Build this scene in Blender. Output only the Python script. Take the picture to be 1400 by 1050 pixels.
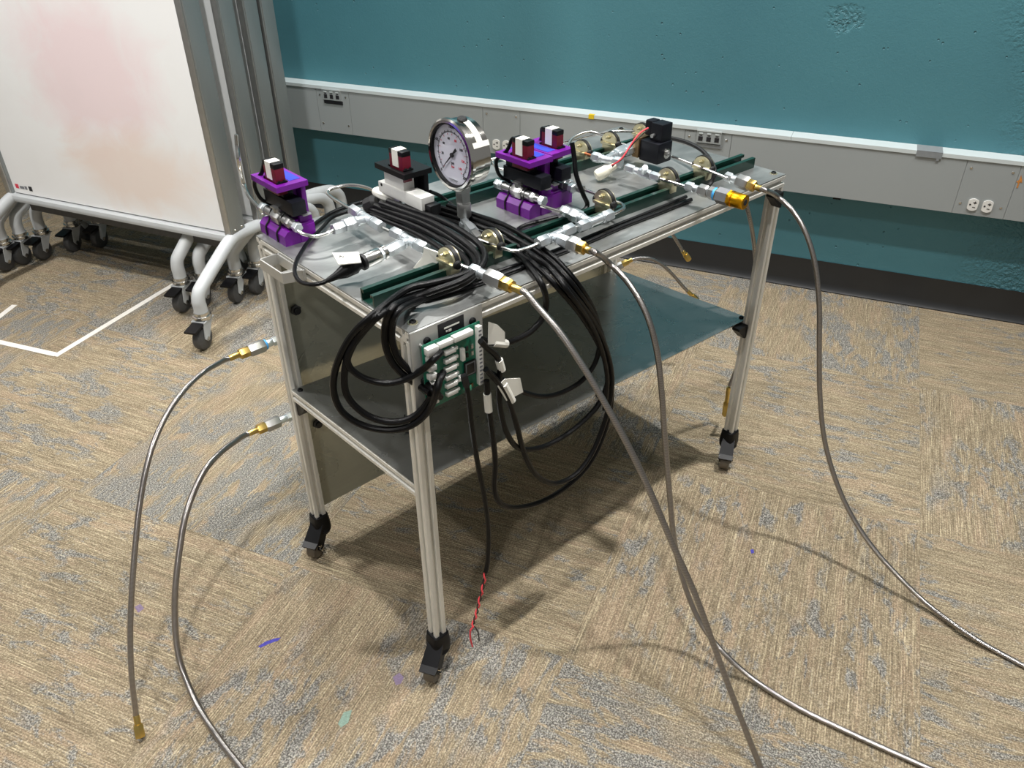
import bpy, bmesh, math, random
from mathutils import Vector, Matrix
for _o in list(bpy.data.objects): bpy.data.objects.remove(_o, do_unlink=True)
random.seed(7)
scene = bpy.context.scene
# ------------------------------------------------------------------ camera
cam = bpy.data.objects.new('camera', bpy.data.cameras.new('camera'))
scene.collection.objects.link(cam); scene.camera = cam
cam.data.sensor_width = 36.0; cam.data.lens = 1100.23 * 36.0 / 1400.0; cam.data.clip_start = 0.02
_r = Vector((0.7446, -0.6675, -0.0061)); _u = Vector((0.3778, 0.4139, 0.8282)); _w = Vector((0.5503, 0.6190, -0.5603))
_m = Matrix((_r, _u, -_w)).transposed().to_4x4(); _m.translation = Vector((-0.5560, -0.8496, 1.3659))
cam.matrix_world = _m
# ------------------------------------------------------------------ world, lamps, exposure
world = bpy.data.worlds.new('world'); scene.world = world; world.use_nodes = True
world.node_tree.nodes['Background'].inputs[0].default_value = (1.0, 0.99, 0.97, 1)
world.node_tree.nodes['Background'].inputs[1].default_value = 0.25
def lamp(name, loc, target, size, power, beam=180, col=(1, 0.985, 0.962)):
    l = bpy.data.lights.new(name, 'AREA'); l.shape = 'DISK'; l.size = size; l.energy = power; l.color = col; l.spread = math.radians(beam)
    o = bpy.data.objects.new(name, l); scene.collection.objects.link(o); o.location = loc
    o.rotation_euler = (Vector(target) - Vector(loc)).to_track_quat('-Z', 'Y').to_euler(); return o
lamp('ceiling_lamp', (-0.10, -0.20, 2.9), (-0.22, 0.0, 0), 0.09, 10, 78)
lamp('ceiling_lamp.001', (-1.60, -0.92, 2.9), (-1.05, -0.55, 0), 0.10, 9, 80)
lamp('ceiling_lamp.002', (1.20, -0.25, 2.9), (1.05, -0.38, 0), 0.08, 25, 105)
lamp('ceiling_lamp.003', (0.75, 1.45, 2.9), (0.75, 1.45, 0), 0.20, 33, 140)
lamp('ceiling_lamp.004', (-0.9, 1.9, 2.9), (-0.6, 2.0, 0), 0.20, 46, 140)
lamp('ceiling_lamp.005', (1.80, -0.62, 2.9), (1.80, -0.62, 0), 0.20, 9, 120)
lamp('added_board_fill', (-0.65, -0.35, 2.9), (0.42, 1.70, 0.75), 0.12, 4.2, 50)  # added fill spot, brightens the white strips between the whiteboard posts
scene.view_settings.view_transform = 'Standard'; scene.view_settings.look = 'None'
scene.view_settings.gamma = 1.0; scene.view_settings.use_curve_mapping = False
scene.view_settings.exposure = -0.08

# ------------------------------------------------------------------ materials
def srgb(c):
    return tuple(((v / 255) / 12.92 if v / 255 <= 0.04045 else (((v / 255) + 0.055) / 1.055) ** 2.4) for v in c)
class NT:
    def __init__(s, m): s.t = m.node_tree; s.n = s.t.nodes
    def add(s, kind, **kw):
        nd = s.n.new(kind)
        for k, v in kw.items(): setattr(nd, k, v)
        return nd
    def link(s, a, b): s.t.links.new(a, b)
    def mix(s, fac, a, b, mode='MIX'):
        nd = s.add('ShaderNodeMix', data_type='RGBA', blend_type=mode)
        for sock, val in ((nd.inputs[0], fac), (nd.inputs[6], a), (nd.inputs[7], b)):
            if hasattr(val, 'links'): s.link(val, sock)
            elif isinstance(val, (int, float)): sock.default_value = val
            else: sock.default_value = (*val[:3], 1)
        return nd.outputs[2]
    def ramp(s, src, p0, p1, v0=0.0, v1=1.0):
        nd = s.add('ShaderNodeMapRange', clamp=True); s.link(src, nd.inputs[0])
        for i, v in enumerate((p0, p1, v0, v1)): nd.inputs[i + 1].default_value = v
        return nd.outputs[0]
    def math(s, op, a, b=0.0):
        nd = s.add('ShaderNodeMath', operation=op)
        for i, v in enumerate((a, b)):
            if hasattr(v, 'links'): s.link(v, nd.inputs[i])
            else: nd.inputs[i].default_value = v
        return nd.outputs[0]
    def coords(s, scale=(1, 1, 1), kind='Object', loc=None):
        tc = s.add('ShaderNodeTexCoord'); mp = s.add('ShaderNodeMapping'); s.link(tc.outputs[kind], mp.inputs[0])
        mp.inputs[3].default_value = scale
        if loc is not None: s.link(loc, mp.inputs[1])
        return mp.outputs[0]
    def noise(s, vec, scale, detail=2.0, rough=0.5, dist=0.0):
        nd = s.add('ShaderNodeTexNoise'); s.link(vec, nd.inputs['Vector'])
        nd.inputs['Scale'].default_value = scale; nd.inputs['Detail'].default_value = detail
        nd.inputs['Roughness'].default_value = rough; nd.inputs['Distortion'].default_value = dist
        return nd.outputs[0]
    def bump(s, h, strength, dist, bsdf):
        nd = s.add('ShaderNodeBump'); s.link(h, nd.inputs['Height'])
        nd.inputs['Strength'].default_value = strength; nd.inputs['Distance'].default_value = dist
        s.link(nd.outputs[0], bsdf.inputs['Normal'])
def mat(name, col, rough=0.5, metal=0.0, var=0.06, nscale=40, bump=0.0, bscale=200, coat=0.0, spec=None, stretch=(1, 1, 1)):
    m = bpy.data.materials.new(name); m.use_nodes = True; b = m.node_tree.nodes['Principled BSDF']; t = NT(m)
    c = srgb(col); v = t.coords(stretch); n = t.noise(v, nscale, 3)
    t.link(t.mix(t.ramp(n, .3, .7), tuple(x * (1 - var) for x in c), tuple(min(1, x * (1 + var)) for x in c)), b.inputs['Base Color'])
    b.inputs['Roughness'].default_value = rough; b.inputs['Metallic'].default_value = metal
    if coat: b.inputs['Coat Weight'].default_value = coat
    if spec is not None: b.inputs['Specular IOR Level'].default_value = spec
    if bump: t.bump(t.noise(v, bscale, 3), bump, 0.001, b)
    return m
M = {}
M['alu'] = mat('extruded_aluminium', (224, 222, 214), .36, .30, .05, 6, stretch=(8, 8, 1))
M['alu_plate'] = mat('aluminium_plate', (196, 196, 192), .40, .6, .05, 30)
M['steel'] = mat('bright_steel', (205, 204, 200), .22, 1, .04, 60)
M['zinc'] = mat('zinc_plated_steel', (214, 220, 223), .34, .85, .05, 90)
M['nickel'] = mat('dull_nickel', (178, 178, 176), .34, .85, .05, 60)
M['chrome'] = mat('polished_chrome', (200, 198, 192), .13, 1, .03, 20)
M['brass'] = mat('brass', (216, 186, 108), .30, 1, .06, 60)
M['gold'] = mat('anodised_gold', (232, 168, 30), .32, 1, .05, 60)
M['yzinc'] = mat('yellow_zinc', (220, 212, 178), .30, .9, .08, 120)
M['bronze'] = mat('bronze_block', (132, 108, 78), .45, .8, .08, 60)
M['copper'] = mat('copper', (196, 122, 84), .3, 1, .05, 60)
M['purple'] = mat('purple_printed_plastic', (104, 5, 134), .45, 0, .05, 30, .15, 900, stretch=(.05, .05, 1))
M['black'] = mat('black_plastic', (11, 11, 13), .42, 0, .1, 60, spec=.25)
M['dkblue'] = mat('blue_black_plastic', (11, 13, 21), .45, 0, .08, 60, spec=.3)
M['rubber'] = mat('black_rubber', (10, 10, 11), .55, 0, .1, 60)
M['cable'] = mat('black_braided_sleeve', (8, 8, 9), .32, 0, .4, 900, .35, 1200, spec=.22)
M['red_case'] = mat('dark_red_servo_case', (98, 12, 34), .35, 0, .06, 60)
M['paper'] = mat('white_paper_label', (236, 234, 224), .7, 0, .03, 30)
M['white'] = mat('white_plastic', (226, 225, 220), .45, 0, .03, 30)
M['cream'] = mat('cream_nylon', (232, 228, 208), .45, 0, .03, 30)
M['bluetape'] = mat('blue_masking_tape', (26, 50, 176), .65, 0, .14, 160)
M['green'] = mat('dark_green_painted_strut', (10, 46, 37), .34, 0, .08, 40, coat=.25)
M['pcb'] = mat('green_circuit_board', (14, 104, 80), .35, 0, .18, 180)
M['chip'] = mat('black_chip', (18, 18, 20), .4, 0, .05, 60)
M['greenblk'] = mat('green_terminal', (88, 190, 152), .45, 0, .05, 60)
M['red_wire'] = mat('red_wire', (226, 68, 78), .5, 0, .05, 60)
M['blk_wire'] = mat('black_wire', (20, 20, 20), .5, 0, .05, 60)
M['raceway'] = mat('grey_painted_steel', (153, 158, 158), .42, 0, .02, 3, .05, 600)
M['lip'] = mat('pale_raceway_lip', (204, 212, 212), .35, 0, .02, 10)
M['cove'] = mat('black_vinyl_cove', (36, 37, 38), .42, 0, .10, 12, .1, 300)
M['frame'] = mat('whiteboard_frame_aluminium', (146, 151, 151), .34, .5, .04, 4, stretch=(6, 6, 1))
M['castgrey'] = mat('light_grey_powder_coat', (182, 185, 186), .4, 0, .03, 30)
M['wheel'] = mat('dark_grey_wheel', (70, 70, 70), .5, 0, .12, 60)
M['wheel_soft'] = mat('brown_grey_wheel', (96, 88, 76), .5, 0, .08, 60)
M['tape_white'] = mat('white_floor_tape', (222, 218, 210), .6, 0, .06, 90)
M['tape_grey'] = mat('grey_cloth_tape', (132, 136, 138), .5, 0, .06, 90)
M['tape_yellow'] = mat('yellow_tape', (222, 190, 30), .5, 0, .06, 90)
M['print_grey'] = mat('grey_print', (116, 118, 122), .6)
M['print_red'] = mat('red_print', (206, 62, 80), .6)
M['print_black'] = mat('black_print', (30, 30, 34), .6)
M['dial'] = mat('dial_face', (214, 214, 226), .4, 0, .01, 10, coat=.6)
M['orange'] = mat('orange_paint_chip', (198, 130, 60), .7, 0, .25, 200)
M['ink_blue'] = mat('blue_ink', (66, 62, 150), .9, 0, .2, 300)
M['ink_purple'] = mat('purple_ink', (122, 106, 130), .95, 0, .2, 300)
M['ink_teal'] = mat('teal_ink', (128, 152, 138), .95, 0, .2, 300)

def sheet_mat(name, col, rough, blotch, metal):
    m = bpy.data.materials.new(name); m.use_nodes = True; b = m.node_tree.nodes['Principled BSDF']; t = NT(m)
    v = t.coords(); c = srgb(col)
    n1 = t.noise(v, 9, 4, .6, .6); n2 = t.noise(t.coords((3, 60, 60)), 5, 3)
    base = t.mix(t.ramp(n1, .35, .65), tuple(x * (1 - blotch) for x in c), c)
    base = t.mix(t.math('MULTIPLY', t.ramp(n2, .4, .7), .18), base, tuple(min(1, x * 1.2) for x in c))
    t.link(base, b.inputs['Base Color']); b.inputs['Metallic'].default_value = metal
    t.link(t.ramp(n1, .3, .7, rough - .06, rough + .08), b.inputs['Roughness'])
    t.bump(t.noise(v, 6, 2), .012, .002, b)
    return m
M['top_sheet'] = sheet_mat('scuffed_aluminium_sheet', (168, 170, 168), .36, .34, .72)
M['shelf_sheet'] = sheet_mat('smooth_aluminium_sheet', (178, 180, 178), .27, .16, .88)
M['panel_sheet'] = sheet_mat('mill_aluminium_panel', (190, 190, 172), .30, .10, .45)

def hose_mat():
    m = bpy.data.materials.new('braided_steel_hose'); m.use_nodes = True; b = m.node_tree.nodes['Principled BSDF']; t = NT(m)
    tc = t.add('ShaderNodeTexCoord')
    w1 = t.add('ShaderNodeTexWave', wave_type='BANDS', bands_direction='DIAGONAL'); w1.inputs['Scale'].default_value = 260
    t.link(tc.outputs['Object'], w1.inputs[0])
    c = t.mix(w1.outputs['Fac'], srgb((112, 107, 105)), srgb((200, 195, 191)))
    t.link(c, b.inputs['Base Color']); b.inputs['Metallic'].default_value = 1; b.inputs['Roughness'].default_value = .28
    t.bump(w1.outputs['Fac'], .4, .0006, b); return m
M['hose'] = hose_mat()

def wall_mat():
    m = bpy.data.materials.new('teal_painted_concrete'); m.use_nodes = True; b = m.node_tree.nodes['Principled BSDF']; t = NT(m)
    v = t.coords()
    n = t.noise(v, 2.2, 3)
    c = t.mix(t.ramp(n, .3, .7), srgb((69, 120, 131)), srgb((75, 128, 138)))
    t.link(c, b.inputs['Base Color']); b.inputs['Roughness'].default_value = .5
    rough = t.noise(v, 75, 3, .6, .3)                    # trowelled, lumpy patches
    dt = t.add('ShaderNodeVectorMath', operation='DOT_PRODUCT'); t.link(v, dt.inputs[0]); dt.inputs[1].default_value = (0.4301, -0.9028, 0)
    along = dt.outputs['Value']; sz = t.add('ShaderNodeSeparateXYZ'); t.link(v, sz.inputs[0])
    wob = t.math('MULTIPLY', t.math('SUBTRACT', t.noise(v, 3, 3), .5), .5)
    area = t.ramp(t.math('ADD', along, wob), .88, 1.15)                      # unplastered stretch further along the wall
    d2 = t.math('ADD', t.math('POWER', t.math('MULTIPLY', t.math('SUBTRACT', along, .44), 13.0), 2.0), t.math('POWER', t.math('MULTIPLY', t.math('SUBTRACT', sz.outputs[2], .905), 20.0), 2.0))
    chip = t.math('MULTIPLY', t.ramp(t.math('ADD', d2, t.math('MULTIPLY', t.noise(v, 22, 3), 2.2)), 1.2, 1.9, 1, 0), t.ramp(t.noise(v, 60, 3, .6), .42, .58, -1, 0))
    pits = t.add('ShaderNodeTexVoronoi'); t.link(v, pits.inputs['Vector']); pits.inputs['Scale'].default_value = 24
    pit = t.math('MULTIPLY', t.ramp(pits.outputs['Distance'], .03, .09, -1, 0), t.ramp(t.noise(v, 3.1, 2), .42, .55))
    fine = t.math('MULTIPLY', t.noise(v, 200, 2), .05)
    h = t.math('ADD', t.math('ADD', t.math('MULTIPLY', rough, t.math('ADD', t.math('MULTIPLY', area, 1.5), .05)), t.math('ADD', t.math('MULTIPLY', pit, .55), t.math('MULTIPLY', chip, .45))), fine)
    t.bump(h, 1.0, .010, b); return m
M['wall'] = wall_mat()

def board_mat():
    m = bpy.data.materials.new('whiteboard_face'); m.use_nodes = True; b = m.node_tree.nodes['Principled BSDF']; t = NT(m)
    v = t.coords()
    tc = t.add('ShaderNodeTexCoord'); sp = t.add('ShaderNodeSeparateXYZ'); t.link(tc.outputs['Object'], sp.inputs[0])
    def blob(cx, cz, rx, rz):
        a = t.math('MULTIPLY', t.math('SUBTRACT', sp.outputs[0], cx), 1 / rx); c = t.math('MULTIPLY', t.math('SUBTRACT', sp.outputs[2], cz), 1 / rz)
        d = t.math('SQRT', t.math('ADD', t.math('MULTIPLY', a, a), t.math('MULTIPLY', c, c)))
        d = t.math('ADD', d, t.math('MULTIPLY', t.math('SUBTRACT', t.noise(v, 5, 4, .6, .8), .5), 1.1))
        return t.ramp(d, .45, 1.05, 1, 0)
    white = srgb((232, 232, 231))
    c = t.mix(t.math('MULTIPLY', blob(.45, .75, .34, .30), .75), white, srgb((230, 206, 208)))      # wiped pink marker
    c = t.mix(t.math('MULTIPLY', blob(.36, .47, .36, .16), .75), c, srgb((226, 208, 196)))          # wiped orange marker
    c = t.mix(t.math('MULTIPLY', t.ramp(t.noise(v, 4, 5, .6), .5, .75), .10), c, srgb((200, 196, 190)))
    t.link(c, b.inputs['Base Color']); b.inputs['Roughness'].default_value = .24; return m
M['board'] = board_mat()

def carpet_mat():
    m = bpy.data.materials.new('patterned_carpet'); m.use_nodes = True; b = m.node_tree.nodes['Principled BSDF']; t = NT(m)
    info = t.add('ShaderNodeObjectInfo'); rnd = info.outputs['Random']
    off = t.add('ShaderNodeCombineXYZ')
    t.link(t.math('MULTIPLY', rnd, 37.0), off.inputs[0]); t.link(t.math('MULTIPLY', rnd, 91.0), off.inputs[1]); t.link(t.math('MULTIPLY', rnd, 53.0), off.inputs[2])
    L = off.outputs[0]
    cs = t.coords((1, 1, 1), loc=L); ls = t.coords((1, 7, 1), loc=L); rs = t.coords((1.5, 44, 1), loc=L)
    rib = t.add('ShaderNodeTexWave', wave_type='BANDS', bands_direction='Y'); t.link(t.coords(), rib.inputs[0])
    rib.inputs['Scale'].default_value = 62; rib.inputs['Distortion'].default_value = 1.2; rib.inputs['Detail'].default_value = 2; rib.inputs['Detail Scale'].default_value = 3
    spk = t.noise(cs, 300, 2, .75); yarn = t.noise(rs, 9, 3, .6)
    tan = t.mix(t.ramp(yarn, .34, .66), srgb((120, 106, 85)), srgb((180, 165, 136)))
    tan = t.mix(t.math('MULTIPLY', t.ramp(t.noise(ls, 5, 3), .5, .66), .35), tan, srgb((188, 160, 134)))
    tan = t.mix(t.math('MULTIPLY', rib.outputs['Fac'], .40), tan, srgb((112, 98, 80)))
    tan = t.mix(t.math('MULTIPLY', t.ramp(yarn, .62, .70), .6), tan, srgb((216, 202, 168)))
    # blue-grey worn-stone blotches; how much of them differs from tile to tile
    bl = t.noise(t.coords((1, 2.2, 1), loc=L), 11, 6, .68, .5)
    th = t.ramp(t.math('FRACT', t.math('MULTIPLY', rnd, 17.3)), 0, 1, .40, .56)
    g = t.ramp(t.math('SUBTRACT', bl, th), -.01, .06)
    big = t.ramp(t.noise(cs, 4.5, 3), .40, .52)
    g = t.math('MULTIPLY', g, big)
    g = t.math('MULTIPLY', g, t.ramp(yarn, .60, .74, 1, .25))
    grey = t.mix(t.ramp(spk, .36, .64), srgb((78, 77, 74)), srgb((154, 152, 146)))
    c = t.mix(g, tan, grey)
    c = t.mix(t.math('MULTIPLY', t.ramp(spk, .54, .38), .55), c, srgb((80, 74, 64)))
    c = t.mix(t.math('MULTIPLY', t.ramp(spk, .55, .68), .35), c, srgb((222, 212, 188)))
    t.link(c, b.inputs['Base Color']); b.inputs['Roughness'].default_value = 1.0; b.inputs['Specular IOR Level'].default_value = .08
    h = t.math('ADD', t.math('MULTIPLY', rib.outputs['Fac'], .6), t.math('MULTIPLY', spk, .8))
    t.bump(h, .55, .003, b); return m
M['carpet'] = carpet_mat()

# ------------------------------------------------------------------ mesh helpers
def smooth_path(pts, seg=6):
    P = [Vector(p) for p in pts]
    if len(P) < 3: return P
    out = []
    for i in range(len(P) - 1):
        p0 = P[max(i - 1, 0)]; p1 = P[i]; p2 = P[i + 1]; p3 = P[min(i + 2, len(P) - 1)]
        for k in range(seg):
            t = k / seg
            out.append(0.5 * ((2 * p1) + (p2 - p0) * t + (2 * p0 - 5 * p1 + 4 * p2 - p3) * t * t + (3 * p1 - p0 - 3 * p2 + p3) * t ** 3))
    out.append(P[-1]); return out
class MB:
    def __init__(s): s.v = []; s.f = []
    def _add(s, vs, fs):
        k = len(s.v); s.v += [Vector(v) for v in vs]; s.f += [tuple(i + k for i in f) for f in fs]; return s
    def box(s, lo, hi, m=None):
        x0, y0, z0 = lo; x1, y1, z1 = hi
        vs = [Vector(v) for v in ((x0, y0, z0), (x1, y0, z0), (x1, y1, z0), (x0, y1, z0), (x0, y0, z1), (x1, y0, z1), (x1, y1, z1), (x0, y1, z1))]
        if m: vs = [m @ v for v in vs]
        return s._add(vs, [(0, 3, 2, 1), (4, 5, 6, 7), (0, 1, 5, 4), (1, 2, 6, 5), (2, 3, 7, 6), (3, 0, 4, 7)])
    def bbox(s, lo, hi, bev=.002, m=None):
        bm = bmesh.new(); bmesh.ops.create_cube(bm, size=1)
        for v in bm.verts: v.co = Vector([lo[i] + (v.co[i] + .5) * (hi[i] - lo[i]) for i in range(3)])
        bmesh.ops.bevel(bm, geom=bm.edges[:], offset=bev, segments=2, profile=.6, affect='EDGES')
        bm.verts.index_update(); vs = [(m @ v.co if m else v.co.copy()) for v in bm.verts]; fs = [[v.index for v in f.verts] for f in bm.faces]
        bm.free(); return s._add(vs, fs)
    def prism(s, poly, frame, d):
        """poly: 2-D outline; frame: Matrix 4x4 (local xy = outline, z = extrusion)"""
        n = len(poly)
        vs = [frame @ Vector((p[0], p[1], 0)) for p in poly] + [frame @ Vector((p[0], p[1], d)) for p in poly]
        return s._add(vs, [tuple(range(n))[::-1], tuple(range(n, 2 * n))] + [(i, (i + 1) % n, n + (i + 1) % n, n + i) for i in range(n)])
    def rings(s, rings, close=True, caps=True):
        n = len(rings[0]); vs = [p for r in rings for p in r]; fs = []
        for k in range(len(rings) - 1):
            for i in range(n if close else n - 1):
                a = k * n + i; b = k * n + (i + 1) % n; fs.append((a, b, b + n, a + n))
        if caps: fs += [tuple(range(n))[::-1], tuple(range((len(rings) - 1) * n, len(rings) * n))]
        return s._add(vs, fs)
    def lathe(s, A, B, prof, n=20, rot=0.0):
        """prof: (fraction along A->B, radius)"""
        A = Vector(A); B = Vector(B); d = (B - A); q = d.to_track_quat('Z', 'Y') if d.length > 0 else None
        return s.rings([[A + d * t + q @ Vector((r * math.cos(rot + 2 * math.pi * i / n), r * math.sin(rot + 2 * math.pi * i / n), 0)) for i in range(n)] for t, r in prof])
    def cyl(s, A, B, r, n=20): return s.lathe(A, B, [(0, r), (1, r)], n)
    def hexa(s, A, B, r, rot=.3):
        return s.lathe(A, B, [(0, r * .88), (.10, r), (.90, r), (1, r * .88)], 6, rot)
    def tube(s, pts, r, n=10, seg=6, smooth=True):
        P = smooth_path(pts, seg) if smooth else [Vector(p) for p in pts]
        P = [p for i, p in enumerate(P) if i == 0 or (p - P[i - 1]).length > 1e-5]
        t0 = (P[1] - P[0]).normalized(); up = Vector((0, 0, 1)) if abs(t0.z) < .9 else Vector((1, 0, 0))
        x = t0.cross(up).normalized(); rg = []
        for i, p in enumerate(P):
            t = (P[min(i + 1, len(P) - 1)] - P[max(i - 1, 0)]).normalized()
            x = (x - t * x.dot(t)).normalized(); y = t.cross(x)
            rr = r(i / (len(P) - 1)) if callable(r) else r
            rg.append([p + x * rr * math.cos(2 * math.pi * k / n) + y * rr * math.sin(2 * math.pi * k / n) for k in range(n)])
        return s.rings(rg)
    def build(s, name, m, parent=None, ang=35):
        me = bpy.data.meshes.new(name); o0 = Vector((0, 0, 0))
        if parent is not None: o0 = origin(parent)
        me.from_pydata([v - o0 for v in s.v], [], s.f); me.update()
        bm = bmesh.new(); bm.from_mesh(me); bmesh.ops.recalc_face_normals(bm, faces=bm.faces); bm.to_mesh(me); bm.free()
        me.shade_smooth(); me.set_sharp_from_angle(angle=math.radians(ang))
        me.materials.append(m if not isinstance(m, str) else M[m])
        o = bpy.data.objects.new(name, me); scene.collection.objects.link(o)
        if parent is not None: o.parent = parent
        return o
def origin(p):
    v = Vector((0, 0, 0))
    while p is not None: v += p.location; p = p.parent
    return v
def tag(o, label, cat, group=None):
    o['label'] = label; o['category'] = cat
    if group: o['group'] = group
    return o
def thing(name, loc, label, cat, group=None):
    o = bpy.data.objects.new(name, None); o.empty_display_size = .05; scene.collection.objects.link(o); o.location = loc
    return tag(o, label, cat, group)
def struct(o): o['kind'] = 'structure'; return o
def single(mb, name, m, label, cat, group=None):
    """a thing that is one mesh, its origin at the middle of its base"""
    xs = [v.x for v in mb.v]; ys = [v.y for v in mb.v]; zs = [v.z for v in mb.v]
    c = Vector(((min(xs) + max(xs)) / 2, (min(ys) + max(ys)) / 2, min(zs))); mb.v = [v - c for v in mb.v]
    o = mb.build(name, m); o.location = c; return tag(o, label, cat, group)
def copy_tree(o, parent=None):
    c = o.copy(); scene.collection.objects.link(c); c.parent = parent
    for ch in list(o.children): copy_tree(ch, c)
    return c
def frame_of(o, x, y):
    x = Vector(x).normalized(); y = Vector(y).normalized(); z = x.cross(y)
    m = Matrix((x, y, z)).transposed().to_4x4(); m.translation = Vector(o); return m
def text_mb(txt, frame, size, align='CENTER', depth=.0003):
    cu = bpy.data.curves.new('t', 'FONT'); cu.body = txt; cu.size = size; cu.align_x = align; cu.align_y = 'CENTER'; cu.extrude = depth; cu.resolution_u = 2
    o = bpy.data.objects.new('t', cu); scene.collection.objects.link(o)
    dg = bpy.context.evaluated_depsgraph_get(); me = bpy.data.meshes.new_from_object(o.evaluated_get(dg))
    mb = MB(); mb._add([frame @ v.co for v in me.vertices], [tuple(p.vertices) for p in me.polygons])
    bpy.data.objects.remove(o); bpy.data.curves.remove(cu); bpy.data.meshes.remove(me); return mb

# ------------------------------------------------------------------ the setting
OFF = 1.9728; N3 = Vector((0.9028, 0.4301, 0)); T3 = Vector((0.4301, -0.9028, 0))     # wall normal (away from room), wall direction
def wp(t, z, o=0.0): return N3 * (OFF + o) + T3 * t + Vector((0, 0, z))
def wbox(mb, t0, t1, z0, z1, o0, o1):
    m = Matrix((T3, N3, Vector((0, 0, 1)))).transposed().to_4x4()
    return mb.box((t0, OFF + o0, z0), (t1, OFF + o1, z1), m)
struct(wbox(MB(), -6.1, 3.2, -.02, 3.0, .012, .15).build('wall_back', 'wall'))
sub = MB(); wbox(sub, -6.1, 3.2, -.06, -.006, -4.6, .15)
floor = struct(sub.build('floor', mat('subfloor', (96, 88, 76), .9)))
# carpet tiles laid quarter-turn in the grid of the wall
TS = .6575; tile_me = None
g = .00002; hh = TS / 2
for i in range(-6, 3):
    for j in range(-4, 10):
        n0 = .125 + i * TS; t0 = .2225 - j * TS + 0.0
        if n0 >= OFF + .01: continue
        n1 = min(n0 + TS, OFF + .012)
        c = N3 * (n0 + hh) + T3 * (t0 + hh)
        full = n1 - n0 > TS - .001
        if full and tile_me is not None:
            o = bpy.data.objects.new('carpet_tile', tile_me); scene.collection.objects.link(o)
        else:
            mb = MB(); w1 = n1 - n0
            par = (i + j) % 2
            lo, hi = ((-hh + g, -hh + g), (w1 - hh - g, hh - g))
            if not full and par == 1: lo, hi = (-hh + g, hh - w1 + g), (hh - g, hh - g)   # cut on the wall side once turned
            mb._add([(lo[0], lo[1], -.006), (hi[0], lo[1], -.006), (hi[0], hi[1], -.006), (lo[0], hi[1], -.006),
                     (lo[0] + .0001, lo[1] + .0001, 0), (hi[0] - .0001, lo[1] + .0001, 0), (hi[0] - .0001, hi[1] - .0001, 0), (lo[0] + .0001, hi[1] - .0001, 0)],
                    [(0, 3, 2, 1), (4, 5, 6, 7), (0, 1, 5, 4), (1, 2, 6, 5), (2, 3, 7, 6), (3, 0, 4, 7)])
            o = mb.build('carpet_tile', 'carpet')
            if full: tile_me = o.data
        # ribs along local x: turned along the wall normal or along the wall
        a = math.atan2(N3.y, N3.x)
        par = (i + j) % 2
        if full: rot = a + (0 if par == 0 else math.pi / 2)
        else: rot = a if par == 0 else a + math.pi / 2
        if not full and par == 1:
            rot = a - math.pi / 2 + math.pi
            # local +y points along -N3 after a quarter turn: mesh keeps its room-side strip
        o.location = c; o.rotation_euler = (0, 0, rot); o.parent = floor
# cove base
prof = [(-.004, .0), (.012, .0), (.012, .110), (.009, .111), (.0085, .030), (.005, .014), (-.004, .004)]
cv = MB(); fr = Matrix((N3, Vector((0, 0, 1)), T3)).transposed().to_4x4(); fr.translation = wp(-6.1, 0)
cv.prism([(p[0] - .000, p[1]) for p in prof], fr, 9.3)
struct(cv.build('baseboard_back', 'cove'))

# marks on the carpet
def stain(pts, m):
    mb = MB(); c = Vector((0, 0, 0))
    for p in pts: c += Vector(p) / len(pts)
    f = Matrix.Identity(4); f.translation = Vector((0, 0, .0002)); mb.prism([(p[0], p[1]) for p in pts], f, .0005); mb.build('ink_stain', m, floor)
stain([(-0.2391,0.2951,0.0000), (-0.2238,0.2960,0.0000), (-0.2037,0.2901,0.0000), (-0.1938,0.2837,0.0000), (-0.2019,0.2811,0.0000), (-0.2220,0.2870,0.0000), (-0.2374,0.2888,0.0000)], 'ink_blue')
stain([(-0.0765,0.0496,-0.0000), (-0.0610,0.0492,0.0000), (-0.0604,0.0351,0.0000), (-0.0734,0.0267,0.0000), (-0.0827,0.0307,0.0000)], 'ink_purple')
stain([(-0.2110,0.0346,0.0000), (-0.1897,0.0482,0.0000), (-0.1759,0.0419,0.0000), (-0.1951,0.0243,0.0000), (-0.2109,0.0245,0.0000)], 'ink_teal')
stain([(-0.3886,0.5688,0.0000), (-0.3762,0.5683,0.0000), (-0.3749,0.5510,-0.0000), (-0.3888,0.5475,-0.0000)], 'ink_purple')
stain([(0.7354,-0.2239,0.0000), (0.7424,-0.2271,0.0000), (0.7338,-0.2349,0.0000), (0.7269,-0.2317,0.0000)], 'ink_blue')
def tape_strip(a, b, w, label):
    a = Vector(a); b = Vector(b); d = (b - a).normalized(); s_ = Vector((-d.y, d.x, 0)) * w / 2
    mb = MB(); z = Vector((0, 0, .0007))
    q = [a + s_, b + s_, b - s_, a - s_]
    mb._add(q + [p + z for p in q], [(0, 3, 2, 1), (4, 5, 6, 7), (0, 1, 5, 4), (1, 2, 6, 5), (2, 3, 7, 6), (3, 0, 4, 7)])
    return single(mb, 'floor_tape', 'tape_white', label, 'tape', 'white tape lines on the carpet')
tape_strip((-0.1929,1.7677,0.0003), (0.3478,2.0275,0.0003), .021, 'long white tape line running from the taped corner to under the whiteboards')
tape_strip((-0.4241,2.2132,0.0003), (-0.1869,1.7722,0.0012), .021, 'white tape line crossing the carpet at the left picture edge, meeting the taped corner')
tape_strip((-0.3661,2.0749,0.0003), (-0.1903,2.2311,0.0003), .021, 'short stray white tape strip nearest the left picture edge, apart from the corner')

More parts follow.
